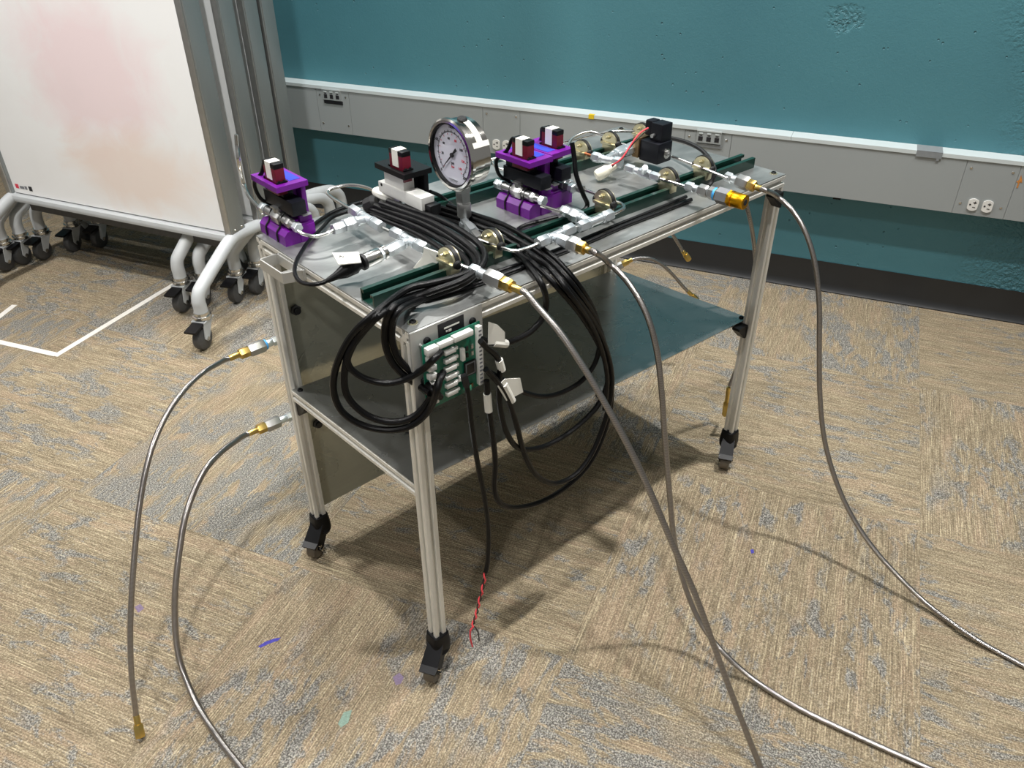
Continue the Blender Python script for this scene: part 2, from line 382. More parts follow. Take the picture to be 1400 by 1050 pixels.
# ------------------------------------------------------------------ raceway on the wall
R0 = -.05; Z0 = .368; Z1 = .553
rw = thing('cable_raceway', wp(-.3, Z0, -.02), 'long grey steel wall raceway with pale top lip running across the teal wall', 'raceway')
b = MB(); wbox(b, -6.1, 3.2, Z0, Z1 - .006, R0 + .0025, .0118); b.build('body', 'raceway', rw)
b = MB(); wbox(b, -6.1, .3515, Z1 - .006, Z1, R0 - .003, .0118); wbox(b, -6.1, .3515, Z1 - .012, Z1 - .006, R0 - .003, R0 + .0025); b.build('top_lip', 'lip', rw)
b = MB(); wbox(b, .3525, 3.2, Z1 - .006, Z1, R0 - .003, .0118); wbox(b, .3525, 3.2, Z1 - .012, Z1 - .006, R0 - .003, R0 + .0025); b.build('top_lip', 'lip', rw)
seams = [-6.1, -1.500, -1.347, -.761, -.610, .003, .162, .880, 1.027, 3.2]
covers = []
for a, c_ in zip(seams[:-1], seams[1:]):
    b = MB(); wbox(b, a + .0008, c_ - .0008, Z0 + .001, Z1 - .0125, R0, R0 + .0025)
    covers.append(b.build('cover_plate', 'raceway', rw))
def wall_frame(t, z, o): return frame_of(wp(t, z, o), T3, (0, 0, 1))
def screw(parent, t, z):
    b = MB(); b.lathe(wp(t, z, R0 + .001), wp(t, z, R0 - .0018), [(0, .0042), (.7, .0042), (1, .003)], 12); o = b.build('screw', 'steel', parent)
for idx in (1, 3, 5, 7):
    a, c_ = seams[idx], seams[idx + 1]
    for t, z in ((a + .016, Z1 - .036), (c_ - .016, Z1 - .036), (a + .016, Z0 + .036), (c_ - .016, Z0 + .036)): screw(covers[idx], t, z)
def receptacle(cover, t, z):
    f = frame_of(wp(t, z, R0), T3, (0, 0, 1)); pts = []
    for k in range(24):
        a = 2 * math.pi * k / 24; pts.append((max(-.0145, min(.0145, .0195 * math.cos(a))), .0195 * math.sin(a)))
    b = MB(); b.prism(pts, f, .004); o = b.build('receptacle', 'white', cover)
    b = MB(); 
    wbox(b, t - .001, t + .009, z + .006, z + .0085, R0 - .0046, R0 - .0035); wbox(b, t + .0032, t + .0056, z + .003, z + .0115, R0 - .0046, R0 - .0035)
    wbox(b, t + .0, t + .008, z - .0085, z - .0065, R0 - .0046, R0 - .0035)
    b.cyl(wp(t - .008, z, R0 - .0035), wp(t - .008, z, R0 - .0046), .0028, 10); b.build('slot', 'print_black', o)
receptacle(covers[3], -.707, .405); receptacle(covers[3], -.666, .405); receptacle(covers[7], .932, .404); receptacle(covers[7], .973, .404)
def data_block(cover, t0, t1, strip):
    z1, z0 = .543, .502; w = (t1 - t0) / 3
    b = MB(); wbox(b, t0, t1, z0, z1, R0 - .007, R0 + .001); blk = b.build('jack_block', 'raceway', cover)
    b = MB(); wbox(b, t0, t1, z1 - .002, z1 + .003, R0 - .009, R0 - .0065); b.build('block_rim', 'lip', blk)
    for k in range(3):
        c_ = t0 + w * (k + .5)
        b = MB(); wbox(b, c_ - .0075, c_ + .0075, z0 + .006, z0 + .021, R0 - .0078, R0 - .0066); b.build('jack', 'print_black', blk)
        b = MB(); wbox(b, c_ - .007, c_ + .007, z0 + .030, z0 + .034, R0 - .0085, R0 - .0066); b.build('jack_tab', 'lip', blk)
        b = MB(); wbox(b, c_ - .005, c_ + .005, z0 + .0235, z0 + .0265, R0 - .0075, R0 - .0066); b.build('jack_mark', 'print_black', blk)
    b = MB(); wbox(b, t0 + .001, t1 + .004, z0 - .016, z0 - .004, R0 - .003, R0 + .001); b.build('name_strip', strip, blk)
    text_mb('CATEGORY 5', frame_of(wp(t0 - .022, z1 - .008, R0 - .0001), T3, (0, 0, 1)), .0065).build('printed_text', 'print_black', cover)
data_block(covers[1], -1.466, -1.382, 'print_black'); data_block(covers[5], .045, .128, 'tape_grey')
b = MB(); wbox(b, -.345, -.325, .5395, .5535, R0 - .0042, R0 - .003); wbox(b, -.345, -.325, .5532, .5540, R0 - .0042, R0 + .010)
single(b, 'tape_scrap', 'tape_yellow', 'small yellow tape square stuck on the raceway lip', 'tape')
b = MB(); wbox(b, .732, .806, .535, .5538, R0 - .0045, R0 - .003); wbox(b, .732, .806, .5530, .5545, R0 - .0045, .008); wbox(b, .792, .800, .528, .5352, R0 - .0042, R0 - .003)
single(b, 'tape_scrap', 'tape_grey', 'torn grey cloth tape patch wrapped over the raceway lip at right', 'tape')
b = MB(); b.prism([(0, .018), (.006, .006), (.009, -.004), (.003, -.004), (.003, -.022), (-.001, -.022), (-.001, -.006), (-.007, -.004), (-.001, .004)], frame_of(wp(1.034, .494, R0), T3, (0, 0, 1)), .0008)
b.build('paint_chip', 'orange', covers[8])
b = MB(); wbox(b, .52, .545, Z0 - .016, Z0, -.02, .005); b.build('knockout_clip', 'black', rw)

# ------------------------------------------------------------------ nested whiteboards
WO = Vector((.2083, 1.5048, 0)); WN = Vector((.9051, .4252, 0)); WD = Vector((-.4252, .9051, 0))
def wb(n, d, z): return WO + WN * n + WD * d + Vector((0, 0, z))
def caster_wb(root, n, d, yaw, front=True):
    a = wb(n, d, 0); fw = Vector((math.cos(yaw), math.sin(yaw), 0)); sd = Vector((-fw.y, fw.x, 0))
    b = MB(); b.lathe(a + Vector((0, 0, .096)), a + Vector((0, 0, .122)), [(0, .026), (.2, .030), (.55, .030), (.6, .025), (1, .025)], 18); cst = b.build('caster', 'steel', root)
    ax = a + fw * .026 + Vector((0, 0, .039))
    b = MB()
    for s_ in (-1, 1):
        o_ = sd * (.021 * s_)
        f = frame_of(a + o_, fw, (0, 0, 1)); b.prism([(-.026, .098), (.030, .098), (.040, .044), (.028, .030), (.014, .040), (-.010, .080)], f, .003 * (1 if s_ > 0 else -1))
    f = frame_of(a + Vector((0, 0, .094)) - sd * .024, fw, sd); b.prism([(-.026, 0), (.030, 0), (.030, .048), (-.026, .048)], f, .004)
    b.build('fork', 'castgrey', cst)
    b = MB(); b.lathe(ax - sd * .016, ax + sd * .016, [(0, .028), (.12, .037), (.3, .039), (.7, .039), (.88, .037), (1, .028)], 24); b.build('wheel', 'wheel', cst)
    b = MB(); b.cyl(ax - sd * .024, ax + sd * .024, .007, 10); b.build('axle', 'steel', cst)
    if front:
        f = frame_of(a + fw * (-.002) + Vector((0, 0, .092)) - sd * .020, (fw + Vector((0, 0, -.12))), sd); b = MB(); b.prism([(.03, 0), (.084, .0), (.084, .040), (.03, .040)], f, .007); b.build('brake_pedal', 'black', cst)
def whiteboard(label, n0, dep, d0, d1, feet, post_mat='frame', smear=False, zb=.30, top=1.92):
    root = thing('rolling_whiteboard', wb(n0 + dep / 2, (d0 + d1) / 2, 0), label, 'whiteboard', 'nested rolling whiteboards')
    for d, s_ in ((d0, 1), (d1, -1)):
        lo = d; hi = d + .028 * s_
        m = Matrix((WN, WD, Vector((0, 0, 1)))).transposed().to_4x4(); m.translation = WO
        b = MB(); b.bbox((n0, min(lo, hi), zb - .012), (n0 + dep, max(lo, hi), top), .004, m); post = b.build('post', post_mat, root)
        # raised trim along the front edge of the extrusion
        b = MB(); b.bbox((n0 - .004, min(lo, hi) + .004, zb - .010), (n0 + dep * .22, max(lo, hi) - .0, top), .003, m); b.build('post_trim', 'nickel', post)
        if s_ > 0:
            for q in (.25, .75):
                c = wb(n0 + dep * q, d, zb + .01); b = MB(); b.lathe(c + WD * .001, c - WD * .002, [(0, .0045), (1, .003)], 10); b.build('screw', 'steel', post)
    b = MB(); m = Matrix((WN, WD, Vector((0, 0, 1)))).transposed().to_4x4(); m.translation = WO
    fx = frame_of(wb(n0 + .012, d0 + .014, 0), WD, (0, 0, 1))            # local x along the board, y up, z outward (toward camera)
    w = d1 - d0 - .028
    mb = MB(); mb.box((0, 0, zb), (w, dep - .024, top))
    me = mb.build('writing_panel', 'board' if smear else 'white_panel')
    me.parent = root; me.matrix_parent_inverse = Matrix.Identity(4)
    me.location = wb(n0 + .012, d0 + .014, 0) - origin(root); me.rotation_euler = (0, 0, math.atan2(WD.y, WD.x))
    # local y of the panel points along the board normal seen from behind: keep it inside the frame
    me.scale = (1, -1, 1)
    b = MB(); b.bbox((n0 - .010, d0 + .020, zb - .030), (n0 + dep * .55, d1 - .020, zb - .004), .010, m); b.build('bottom_rail', 'castgrey', root)
    b = MB(); b.bbox((n0 + dep * .5, d0 + .05, zb - .075), (n0 + dep * .62, d1 - .05, zb - .01), .003, m); b.build('cross_brace', 'wheel', root)
    for (dp, (cn, cd), (rn, rd)) in feet:
        c = n0 + dep / 2
        def fp_(k, z, far): return wb(c + ((rn if far else cn) - c) * k, dp + ((rd if far else cd) - dp) * k, z)
        pts = [wb(cn, cd, .116), wb(cn, cd, .140), wb(cn, cd, .158), fp_(.96, .182, 0), fp_(.86, .198, 0), fp_(.55, .236, 0), fp_(.25, .270, 0), fp_(.12, .281, 0), wb(c, dp, .284),
               fp_(.2, .282, 1), fp_(.5, .276, 1), fp_(.80, .262, 1), fp_(.95, .238, 1), wb(rn, rd, .205), wb(rn, rd, .160), wb(rn, rd, .116)]
        b = MB(); b.tube(pts, .0215, 14, 6); b.build('foot', 'castgrey', root)
        caster_wb(root, cn, cd, 3.75, True); caster_wb(root, rn, rd, .55, False)
    return root
M['white_panel'] = mat('plain_whiteboard_face', (226, 228, 228), .25, 0, .02, 3)
w1 = whiteboard('front rolling whiteboard with pink and orange wiped marker smears on its panel', .208, .066, 0, 1.03, [(.014, (0, 0), (.48, 0)), (1.015, (0, 1.02), (.48, 1.02))], smear=True)
whiteboard('second rolling whiteboard from the front, showing the widest white strip', .352, .062, 0, 1.03, [(.014, (.30, .107), (.62, -.02)), (1.015, (.298, 1.05), (.60, 1.08))])
whiteboard('third rolling whiteboard from the front, narrower white strip between two posts', .464, .060, 0, 1.03, [(.014, (.384, .083), (.72, -.02)), (1.015, (.40, 1.0), (.72, 1.0))])
whiteboard('rearmost rolling whiteboard standing next to the teal wall', .546, .058, 0, 1.03, [(.014, (.46, -.13), (.80, -.02)), (1.015, (.47, .93), (.80, .95))])
whiteboard('whiteboard hidden behind the front one, its right foot leftmost of the three there', .290, .050, .20, 1.09, [(.22, (.170, .238), (.46, .25)), (1.07, (.168, 1.10), (.455, 1.03))])
whiteboard('whiteboard hidden deeper in the nest, its right foot just behind the nearest caster', .421, .036, .17, 1.08, [(.19, (.230, .198), (.60, .20)), (1.06, (.235, 1.087), (.62, 1.09))])
# maker's mark at the lower left of the front panel
fp = .208 + .0115
def mark(d0, d1, z0, z1, m):
    b = MB(); mm = Matrix((WN, WD, Vector((0, 0, 1)))).transposed().to_4x4(); mm.translation = WO
    b.box((fp - .0006, d0, z0), (fp, d1, z1), mm); b.build('printed_mark', m, w1)
mark(.972, .988, .318, .334, 'print_red'); mark(.945, .966, .319, .329, 'print_grey'); mark(.930, .941, .319, .331, 'print_grey'); mark(.905, .921, .316, .333, 'print_black')

# ------------------------------------------------------------------ rolling cart
L = .9787; W = .4693; H = .7768; E = .0254; ZC = .075
SH = {'fl': .4725, 'bl': .4515, 'fr': .4193, 'br': .398}
cart = thing('rolling_cart', (L / 2, W / 2, 0), 'aluminium extrusion rolling cart with sheet top, lower shelf and black casters', 'cart')
def slot_profile(e=E, sw=.0066, sd=.0065):
    h = e / 2; s_ = sw / 2; P = []
    for k in range(4):
        c, s2 = math.cos(k * math.pi / 2), math.sin(k * math.pi / 2)
        q = [(-h + .001, -h), (-s_ - .0016, -h), (-s_, -h + .002), (-s_, -h + sd), (s_, -h + sd), (s_, -h + .002), (s_ + .0016, -h), (h - .001, -h)]
        P += [(x * c - y * s2, x * s2 + y * c) for x, y in q]
    return P
PROF = slot_profile()
def extr(name, A, B, parent=cart):
    """extrusion whose axis runs A -> B, sides kept square with the table"""
    A = Vector(A); B = Vector(B); d = (B - A).normalized()
    ref = Vector((0, 0, 1)) if abs(d.z) < .7 else Vector((1, 0, 0))
    x = (ref - d * ref.dot(d)).normalized(); f = frame_of(A, x, d.cross(x)); b = MB(); b.prism(PROF, f, (B - A).length)
    return b.build(name, 'alu', parent)
zt = H - .0022
legs = {}
for k, (x, y) in dict(fl=(E / 2, E / 2), fr=(L - E / 2, E / 2), bl=(E / 2, W - E / 2), br=(L - E / 2, W - E / 2)).items():
    legs[k] = extr('leg', (x, y, ZC), (x, y, zt - E)); 
extr('top_rail', (0, E / 2, zt - E / 2), (L, E / 2, zt - E / 2)); extr('top_rail', (0, W - E / 2, zt - E / 2), (L, W - E / 2, zt - E / 2))
extr('top_rail', (E / 2, E, zt - E / 2), (E / 2, W - E, zt - E / 2)); extr('top_rail', (L - E / 2, E, zt - E / 2), (L - E / 2, W - E, zt - E / 2))
b = MB(); b.box((.0005, .0005, zt), (L - .0005, W - .0005, H)); b.build('top_sheet', 'top_sheet', cart)
# shelf: rails at both ends and a thin sheet resting on them
extr('shelf_rail', (E / 2, E, SH['fl'] - E / 2 - .002), (E / 2, W - E, SH['bl'] - E / 2 - .002))
extr('shelf_rail', (L - E / 2, E, SH['fr'] - E / 2 - .002), (L - E / 2, W - E, SH['br'] - E / 2 - .002))
q = [Vector((.001, E, SH['fl'])), Vector((L - .001, E, SH['fr'])), Vector((L - .001, W - E, SH['br'])), Vector((.001, W - E, SH['bl']))]
b = MB(); dz = Vector((0, 0, -.002)); b._add([p + dz for p in q] + q, [(0, 3, 2, 1), (4, 5, 6, 7), (0, 1, 5, 4), (1, 2, 6, 5), (2, 3, 7, 6), (3, 0, 4, 7)]); b.build('shelf_sheet', 'shelf_sheet', cart)
b = MB(); b.box((.004, W + .0002, .10), (L - .004, W + .0022, H - .004)); b.build('back_panel', 'panel_sheet', cart)
def bolt(P, r=.0055, h=.004, m='black', par=cart, washer=True):
    P = Vector(P); b = MB(); b.lathe(P, P + Vector((0, 0, h)), [(0, r), (.6, r), (1, r * .75), (1, r * .4), (.6, r * .38)], 14); o = b.build('bolt', m, par)
    if washer: b = MB(); b.cyl(P, P + Vector((0, 0, .0011)), r * 1.45, 14); b.build('washer', 'yzinc', o)
bolt((.022, .020, H)); bolt((L - .016, .020, H)); bolt((.05, W - .02, H)); bolt((L - .016, W - .02, H))
bolt((.012, W - E - .014, SH['bl']), washer=False); bolt((L - .014, E + .012, SH['fr']), washer=False)
def gusset(x, y, z, sx, along='x'):
    # black triangular corner bracket
    f = frame_of((x, y, z), (sx, 0, 0) if along == 'x' else (0, sx, 0), (0, 0, -1)); b = MB(); b.prism([(0, 0), (.034, 0), (.034, .006), (.006, .034), (0, .034)], f, .020 if along == 'x' else -.02)
    b.build('corner_bracket', 'black', cart)
gusset(L - E - .0002, .003 + .0, zt - E - .0002, -1); gusset(L - E - .0002, .030, SH['fr'] - .004, -1); gusset(.0235, W - E - .0002, SH['bl'] - E - .004, -1, 'y'); gusset(.0235, E + .0002, SH['fl'] - E - .004, 1, 'y')
# casters
def cart_caster(x, y):
    c = Vector((x, y, 0)); fw = Vector((-.87, -.493, 0)); sd = Vector((-fw.y, fw.x, 0)); Zv = Vector((0, 0, 1))
    b = MB(); b.rings([[c + Zv * z + Vector((rx * math.copysign(abs(math.cos(a)) ** .5, math.cos(a)), rx * math.copysign(abs(math.sin(a)) ** .5, math.sin(a)), 0)) for a in [2 * math.pi * k / 24 for k in range(24)]] for z, rx in ((.056, .0195), (.064, .0205), (.078, .0198), (.097, .0178), (.099, .0160))])
    b.lathe(c + Zv * .046, c + Zv * .060, [(0, .020), (.5, .023), (1, .020)], 20); cst = b.build('caster', 'black', cart)
    ax = c + fw * .034 + Zv * .0225
    b = MB(); b.lathe(ax - sd * .0125, ax + sd * .0125, [(0, .018), (.12, .0225), (.88, .0225), (1, .018)], 22); b.build('wheel', 'wheel_soft', cst)
    b = MB()
    for s_ in (-1, 1):
        f = frame_of(c + sd * (.0150 * s_), fw, Zv); b.prism([(-.016, .066), (.022, .066), (.044, .028), (.036, .016), (.022, .022)], f, .0024 * (1 if s_ > 0 else -1))
    b.build('fork', 'black', cst)
    b = MB(); b.cyl(ax - sd * .0195, ax + sd * .0195, .0046, 10); b.cyl(ax + fw * .004 + Zv * .014 - sd * .0195, ax + fw * .004 + Zv * .014 + sd * .0195, .0032, 10); b.build('axle', 'chrome', cst)
    f = frame_of(c + fw * .012 + Zv * .080 - sd * .0175, fw * .76 - Zv * .65, sd); b = MB(); b.prism([(0, .002), (.046, 0), (.049, .002), (.049, .033), (.046, .035), (0, .033)], f, -.007)
    f2 = frame_of(c + fw * .047 + Zv * .051 - sd * .0175, fw * .93 - Zv * .36, sd); b.prism([(0, 0), (.014, .001), (.014, .034), (0, .035)], f2, -.006); b.build('brake_pedal', 'black', cst)
for k in ('fl', 'fr', 'bl', 'br'): cart_caster(*{'fl': (E / 2, E / 2), 'fr': (L - E / 2, E / 2), 'bl': (E / 2, W - E / 2), 'br': (L - E / 2, W - E / 2)}[k])
# open metal bracket hung on the left rail
b = MB()
def wallseg(p, q_, z0, z1, th=.0025):
    p = Vector((*p, 0)); q_ = Vector((*q_, 0)); d = (q_ - p).normalized(); s_ = Vector((-d.y, d.x, 0)) * th
    v = [p, q_, q_ + s_, p + s_]; b._add([Vector((a.x, a.y, z0)) for a in v] + [Vector((a.x, a.y, z1)) for a in v], [(0, 3, 2, 1), (4, 5, 6, 7), (0, 1, 5, 4), (1, 2, 6, 5), (2, 3, 7, 6), (3, 0, 4, 7)])
zb0, zb1 = H - .024, H - .005
wallseg((-.0002, .385), (-.038, .385), zb0, zb1); wallseg((-.038, .385), (-.037, .307), zb0, zb1); wallseg((-.037, .307), (-.0002, .294), zb0, zb1); wallseg((-.003, .294), (-.003, .385), zb0, zb1)
b.box((-.036, .309, zb0), (-.003, .345, zb0 + .0025)); b.build('side_bracket', 'alu_plate', cart)

# ------------------------------------------------------------------ green strut channels
def strut(name, a, b_, label):
    a = Vector(a); b_ = Vector(b_); d = (b_ - a).normalized(); s_ = Vector((-d.y, d.x, 0)); hw = .0185; hh_ = .0215; t = .0027
    prof = [(-hw, 0), (hw, 0), (hw, hh_), (hw - .0085, hh_), (hw - .0085, hh_ - .006), (hw - .0085 + t, hh_ - .006), (hw - .0085 + t, hh_ - t), (hw - t, hh_ - t), (hw - t, t),
            (-hw + t, t), (-hw + t, hh_ - t), (-hw + .0085 - t, hh_ - t), (-hw + .0085 - t, hh_ - .006), (-hw + .0085, hh_ - .006), (-hw + .0085, hh_), (-hw, hh_)]
    mb = MB(); mb.prism(prof, frame_of(a, s_, (0, 0, 1)), (b_ - a).length)
    return single(mb, name, 'green', label, 'strut channel', 'green strut channels on the cart')
CH0 = Vector((.004, .111, H)); CH1 = Vector((.964, .088, H))
strut('strut_channel', CH0, CH1, 'long dark green strut channel along the front of the cart top')
strut('strut_channel', (.27, .342, H), (.94, .318, H), 'dark green strut channel along the back of the cart top, behind the gauge')

# ------------------------------------------------------------------ tube clamps
TH = .0350                                                 # height of tube axes above the sheet
def clamp_proto():
    root = thing('tube_clamp', (0, 0, 0), 'clamp', 'clamp', 'yellow zinc tube clamps')
    def half(r0, x0, x1, name, m):
        pts = [(-r0, -.004)] + [(r0 * math.cos(a), r0 * math.sin(a)) for a in [math.pi - math.pi * k / 16 for k in range(17)]] + [(r0, -.004)]
        mb = MB(); mb.prism(pts, frame_of((x0, 0, .0), (0, 1, 0), (0, 0, 1)), x1 - x0); return mb.build(name, m, root)
    half(.0240, .0004, .0075, 'cushion', 'rubber'); half(.0222, -.0035, .0006, 'clamp_plate', 'yzinc'); half(.0222, .0073, .0105, 'clamp_plate', 'yzinc')
    mb = MB(); mb.bbox((-.0058, -.0175, -.0225), (.0105, .0175, -.0035), .001); mb.build('clamp_block', 'yzinc', root)
    mb = MB(); mb.bbox((-.0075, -.0215, -.005), (-.001, .0215, .0008), .0015); mb.build('ridge', 'yzinc', root)
    mb = MB(); mb.hexa((-.0035, .002, .0120), (-.0075, .002, .0120), .0048); mb.cyl((-.0075, .002, .0120), (-.0125, .002, .0120), .0026, 10); mb.build('bolt', 'yzinc', root)
    for s_ in (-1, 1):
        mb = MB(); mb.lathe((.003, .0200 * s_, 0), (.003, .0265 * s_, 0), [(0, .008), (.7, .0075), (1, .0055)], 14); mb.build('grommet', 'rubber', root)
    return root
cp = clamp_proto(); first = True
for (x, y, lab, lift) in ((.146, .092, 'yellow zinc tube clamp on the front strut nearest its left end', 0), (.243, .099, 'yellow zinc tube clamp on the front strut beside the black cable bundle', 0),
                    (.512, .094, 'yellow zinc tube clamp on the front strut beside the hooked tube', 0), (.690, .090, 'yellow zinc tube clamp on the front strut feeding the gold relief valve', 0),
                    (.799, .087, 'yellow zinc tube clamp on the front strut nearest its right end', 0), (.693, .326, 'yellow zinc tube clamp on the back strut just behind the purple brackets', .0),
                    (.781, .324, 'yellow zinc tube clamp on the back strut between the purple brackets and the solenoid', 0), (.880, .320, 'yellow zinc tube clamp on the back strut half hidden by the black solenoid', 0)):
    o = cp if first else copy_tree(cp); first = False
    o.location = (x, y, H + TH + lift); o.rotation_euler = (0, 0, -.025); o['label'] = lab

# ------------------------------------------------------------------ fittings and tubes
def axis_parts(root, A, B, segs):
    """segs: (t0, t1, kind, radius, material, name); kind: hex | cyl | cone"""
    A = Vector(A); B = Vector(B)
    for t0, t1, kind, r, m, nm in segs:
        p = A.lerp(B, t0); q_ = A.lerp(B, t1); mb = MB()
        if kind == 'hex': mb.hexa(p, q_, r)
        elif kind == 'cone': mb.lathe(p, q_, [(0, r), (1, r * .55)], 16)
        else: mb.lathe(p, q_, [(0, r * .94), (.06, r), (.94, r), (1, r * .94)], 18)
        mb.build(nm, m, root)
def tube_thing(pts, label, r=.0032, m='steel', name='steel_tube', cat='tube', grp='bent steel tubes', smooth=True):
    mb = MB(); mb.tube(pts, r, 10, 6, smooth); return single(mb, name, m, label, cat, grp)
def level(pts, z=H + TH): return [Vector((p[0], p[1], z)) for p in pts]
def tee(A, B, C_, D, label, big=True, m='zinc'):
    """run A-B, branch from C_ (on the run) to D"""
    A = Vector(A); B = Vector(B); C_ = Vector(C_); D = Vector(D)
    root = thing('tee_fitting', (C_.x, C_.y, H + TH - .012), label, 'fitting', 'zinc tee fittings')
    axis_parts(root, A, B, [(0, .27, 'hex', .0105, m, 'nut'), (.25, .77, 'cyl', .0080, m, 'body'), (.73, 1, 'hex', .0108, m, 'nut'), (.29, .34, 'cyl', .0094, m, 'collar'), (.66, .71, 'cyl', .0094, m, 'collar')])
    axis_parts(root, C_, D, [(0, .36, 'cyl', .0080, m, 'branch'), (.24, .32, 'cyl', .0098, m, 'collar'), (.33, .66 if big else .98, 'hex', .0128 if big else .0105, m, 'branch_nut')] + ([(.67, 1, 'hex', .0104, m, 'nut')] if big else []))
    return root
h = .035
t1 = tee((0.1516,0.3804,0.8118), (0.1444,0.2739,0.8118), (0.1446,0.3266,0.8118), (0.0769,0.3233,0.8118), 'zinc tee fitting nearest the left purple block, blue tinged branch nut')
t2 = tee((0.1475,0.2454,0.8118), (0.1471,0.1492,0.8118), (0.1464,0.1971,0.8118), (0.0912,0.1853,0.8118), 'zinc tee fitting that carries the pressure transducer', False)
t4 = tee((0.2965,0.0428,0.8118), (0.3845,0.0481,0.8118), (0.3347,0.0438,0.8118), (0.3353,0.0031,0.8118), 'zinc tee fitting in front of the green strut with brass hose end', False)
t5 = tee((0.3942,0.0435,0.8118), (0.4794,0.0448,0.8118), (0.4266,0.0484,0.8118), (0.4298,0.1185,0.8118), 'zinc tee fitting before the middle purple block, next to a bent tube')
t6 = tee((0.6844,0.2850,0.8118), (0.6982,0.2154,0.8118), (0.6909,0.2535,0.8118), (0.8092,0.2760,0.8118), 'zinc tee fitting behind the cream connector, joined to the solenoid block')
# tubes
tube_thing(level([(0.1452,0.2818,0.8118), (0.1459,0.2344,0.8118)]), 'short straight steel tube between the two tee fittings at left')
tube_thing(level([(0.1478,0.1562,0.8118), (0.1486,0.0988,0.8118), (0.1544,0.0363,0.8118)]), 'straight steel tube through the leftmost front clamp')
tube_thing([(0.0279,0.3536,0.8138), (0.0314,0.3357,0.8118), (0.0433,0.3227,0.8098), (0.0624,0.3187,0.8108), (0.0823,0.3226,0.8118)], 'bent steel tube from the left purple block to the first tee')
tube_thing([(0.1507,0.3717,0.8118), (0.1522,0.4136,0.8118), (0.1545,0.4578,0.8128), (0.1618,0.4799,0.8148), (0.1811,0.4790,0.8188), (0.2025,0.4605,0.8228), (0.2165,0.4316,0.8228), (0.2207,0.4037,0.8208)], 'hairpin steel tube looping behind the first tee at left')
tube_thing([(0.2347,0.1198,0.8118), (0.2385,0.0923,0.8118), (0.2460,0.0679,0.8098), (0.2564,0.0526,0.8078), (0.2762,0.0440,0.8098), (0.3012,0.0425,0.8118)], 'curved steel tube from the gauge clamp to the front tee')
tube_thing(level([(0.3804,0.0476,0.8118), (0.4056,0.0458,0.8118)]), 'very short steel tube joining the two tees before the middle purple block')
tube_thing(level([(0.4750,0.0442,0.8118), (0.4991,0.0451,0.8118), (0.5189,0.0504,0.8118), (0.5292,0.0649,0.8118), (0.5302,0.0837,0.8118), (0.5313,0.1177,0.8118), (0.5316,0.1694,0.8118)]), 'hooked steel tube turning back through the clamp beside the purple blocks')
tube_thing([(0.4127,0.1561,0.8138), (0.4169,0.1318,0.8128), (0.4239,0.1052,0.8118)], 'straight steel tube from the near middle purple block to its tee')
tube_thing(level([(0.6846,0.1914,0.8118), (0.6809,0.1417,0.8118), (0.6846,0.0818,0.8118), (0.6872,0.0306,0.8118)]), 'straight steel tube through the clamp feeding the gold relief valve')
tube_thing(level([(0.8069,0.1710,0.8118), (0.7940,0.0838,0.8118), (0.7825,0.0133,0.8118)]), 'straight steel tube through the rightmost front clamp')
tube_thing([(0.6869,0.3087,0.8118), (0.6868,0.2958,0.8118), (0.6855,0.2776,0.8118)], 'stub of steel tube with copper collar by the back clamp', m='copper')
tube_thing([(0.6863,0.3629,0.8118), (0.7199,0.3788,0.8218), (0.7585,0.3783,0.8268), (0.7822,0.3670,0.8228), (0.7883,0.3390,0.8148), (0.7900,0.3078,0.8118), (0.7946,0.2758,0.8118)], 'arched steel tube rising behind the purple brackets to the back strut')
tube_thing([(0.4720,0.4271,0.8068), (0.5088,0.4164,0.8118), (0.5666,0.4076,0.8118), (0.6866,0.3972,0.8118), (0.8290,0.3762,0.8128), (0.8793,0.3368,0.8128)], 'long thin steel tube running behind the gauge along the back strut')
tube_thing([(0.5453,0.3839,0.8068), (0.5357,0.4146,0.8108), (0.5153,0.4099,0.8088), (0.5020,0.3807,0.8068), (0.5065,0.3406,0.8068)], 'small steel U tube seen between gauge and purple bracket')
tube_thing([(0.0283,0.4971,0.8138), (0.0384,0.5561,0.8168), (0.0528,0.6037,0.8288), (0.0070,0.4958,0.8991), (0.0091,0.4945,0.9311), (0.0113,0.4932,0.9510)], 'upright bent steel tube standing at the back of the left purple block', r=.0035)
tube_thing([(0.8911,0.2413,0.8168), (0.8790,0.1883,0.8218), (0.8581,0.1337,0.8218), (0.8297,0.0872,0.8148), (0.8082,0.0624,0.8048), (0.7968,0.0601,0.7868), (0.7728,0.0593,0.7808)], 'dark hose arching behind the rightmost front clamp', r=.0045, m='rubber', name='dark_hose', cat='hose', grp=None)
# gauge stem assembly
g0 = Vector((0.2494,0.1727,0.8118))
gst = thing('gauge_fitting', (.282, .205, H), 'steel elbow and nut under the pressure gauge', 'fitting')
GX, GY = .2815, .2165
axis_parts(gst, (GX, GY, H + .004), (GX, GY, H + .060), [(0, .35, 'hex', .0105, 'zinc', 'nut'), (.3, .55, 'cyl', .0075, 'zinc', 'collar'), (.55, 1, 'cyl', .0125, 'nickel', 'sleeve')])
axis_parts(gst, (GX - .004, GY - .004, H + .030), (0.2345,0.1158,0.8118), [(0, .35, 'cyl', .0062, 'zinc', 'body'), (.3, .62, 'hex', .0098, 'zinc', 'nut'), (.66, .95, 'hex', .0085, 'nickel', 'nut')])

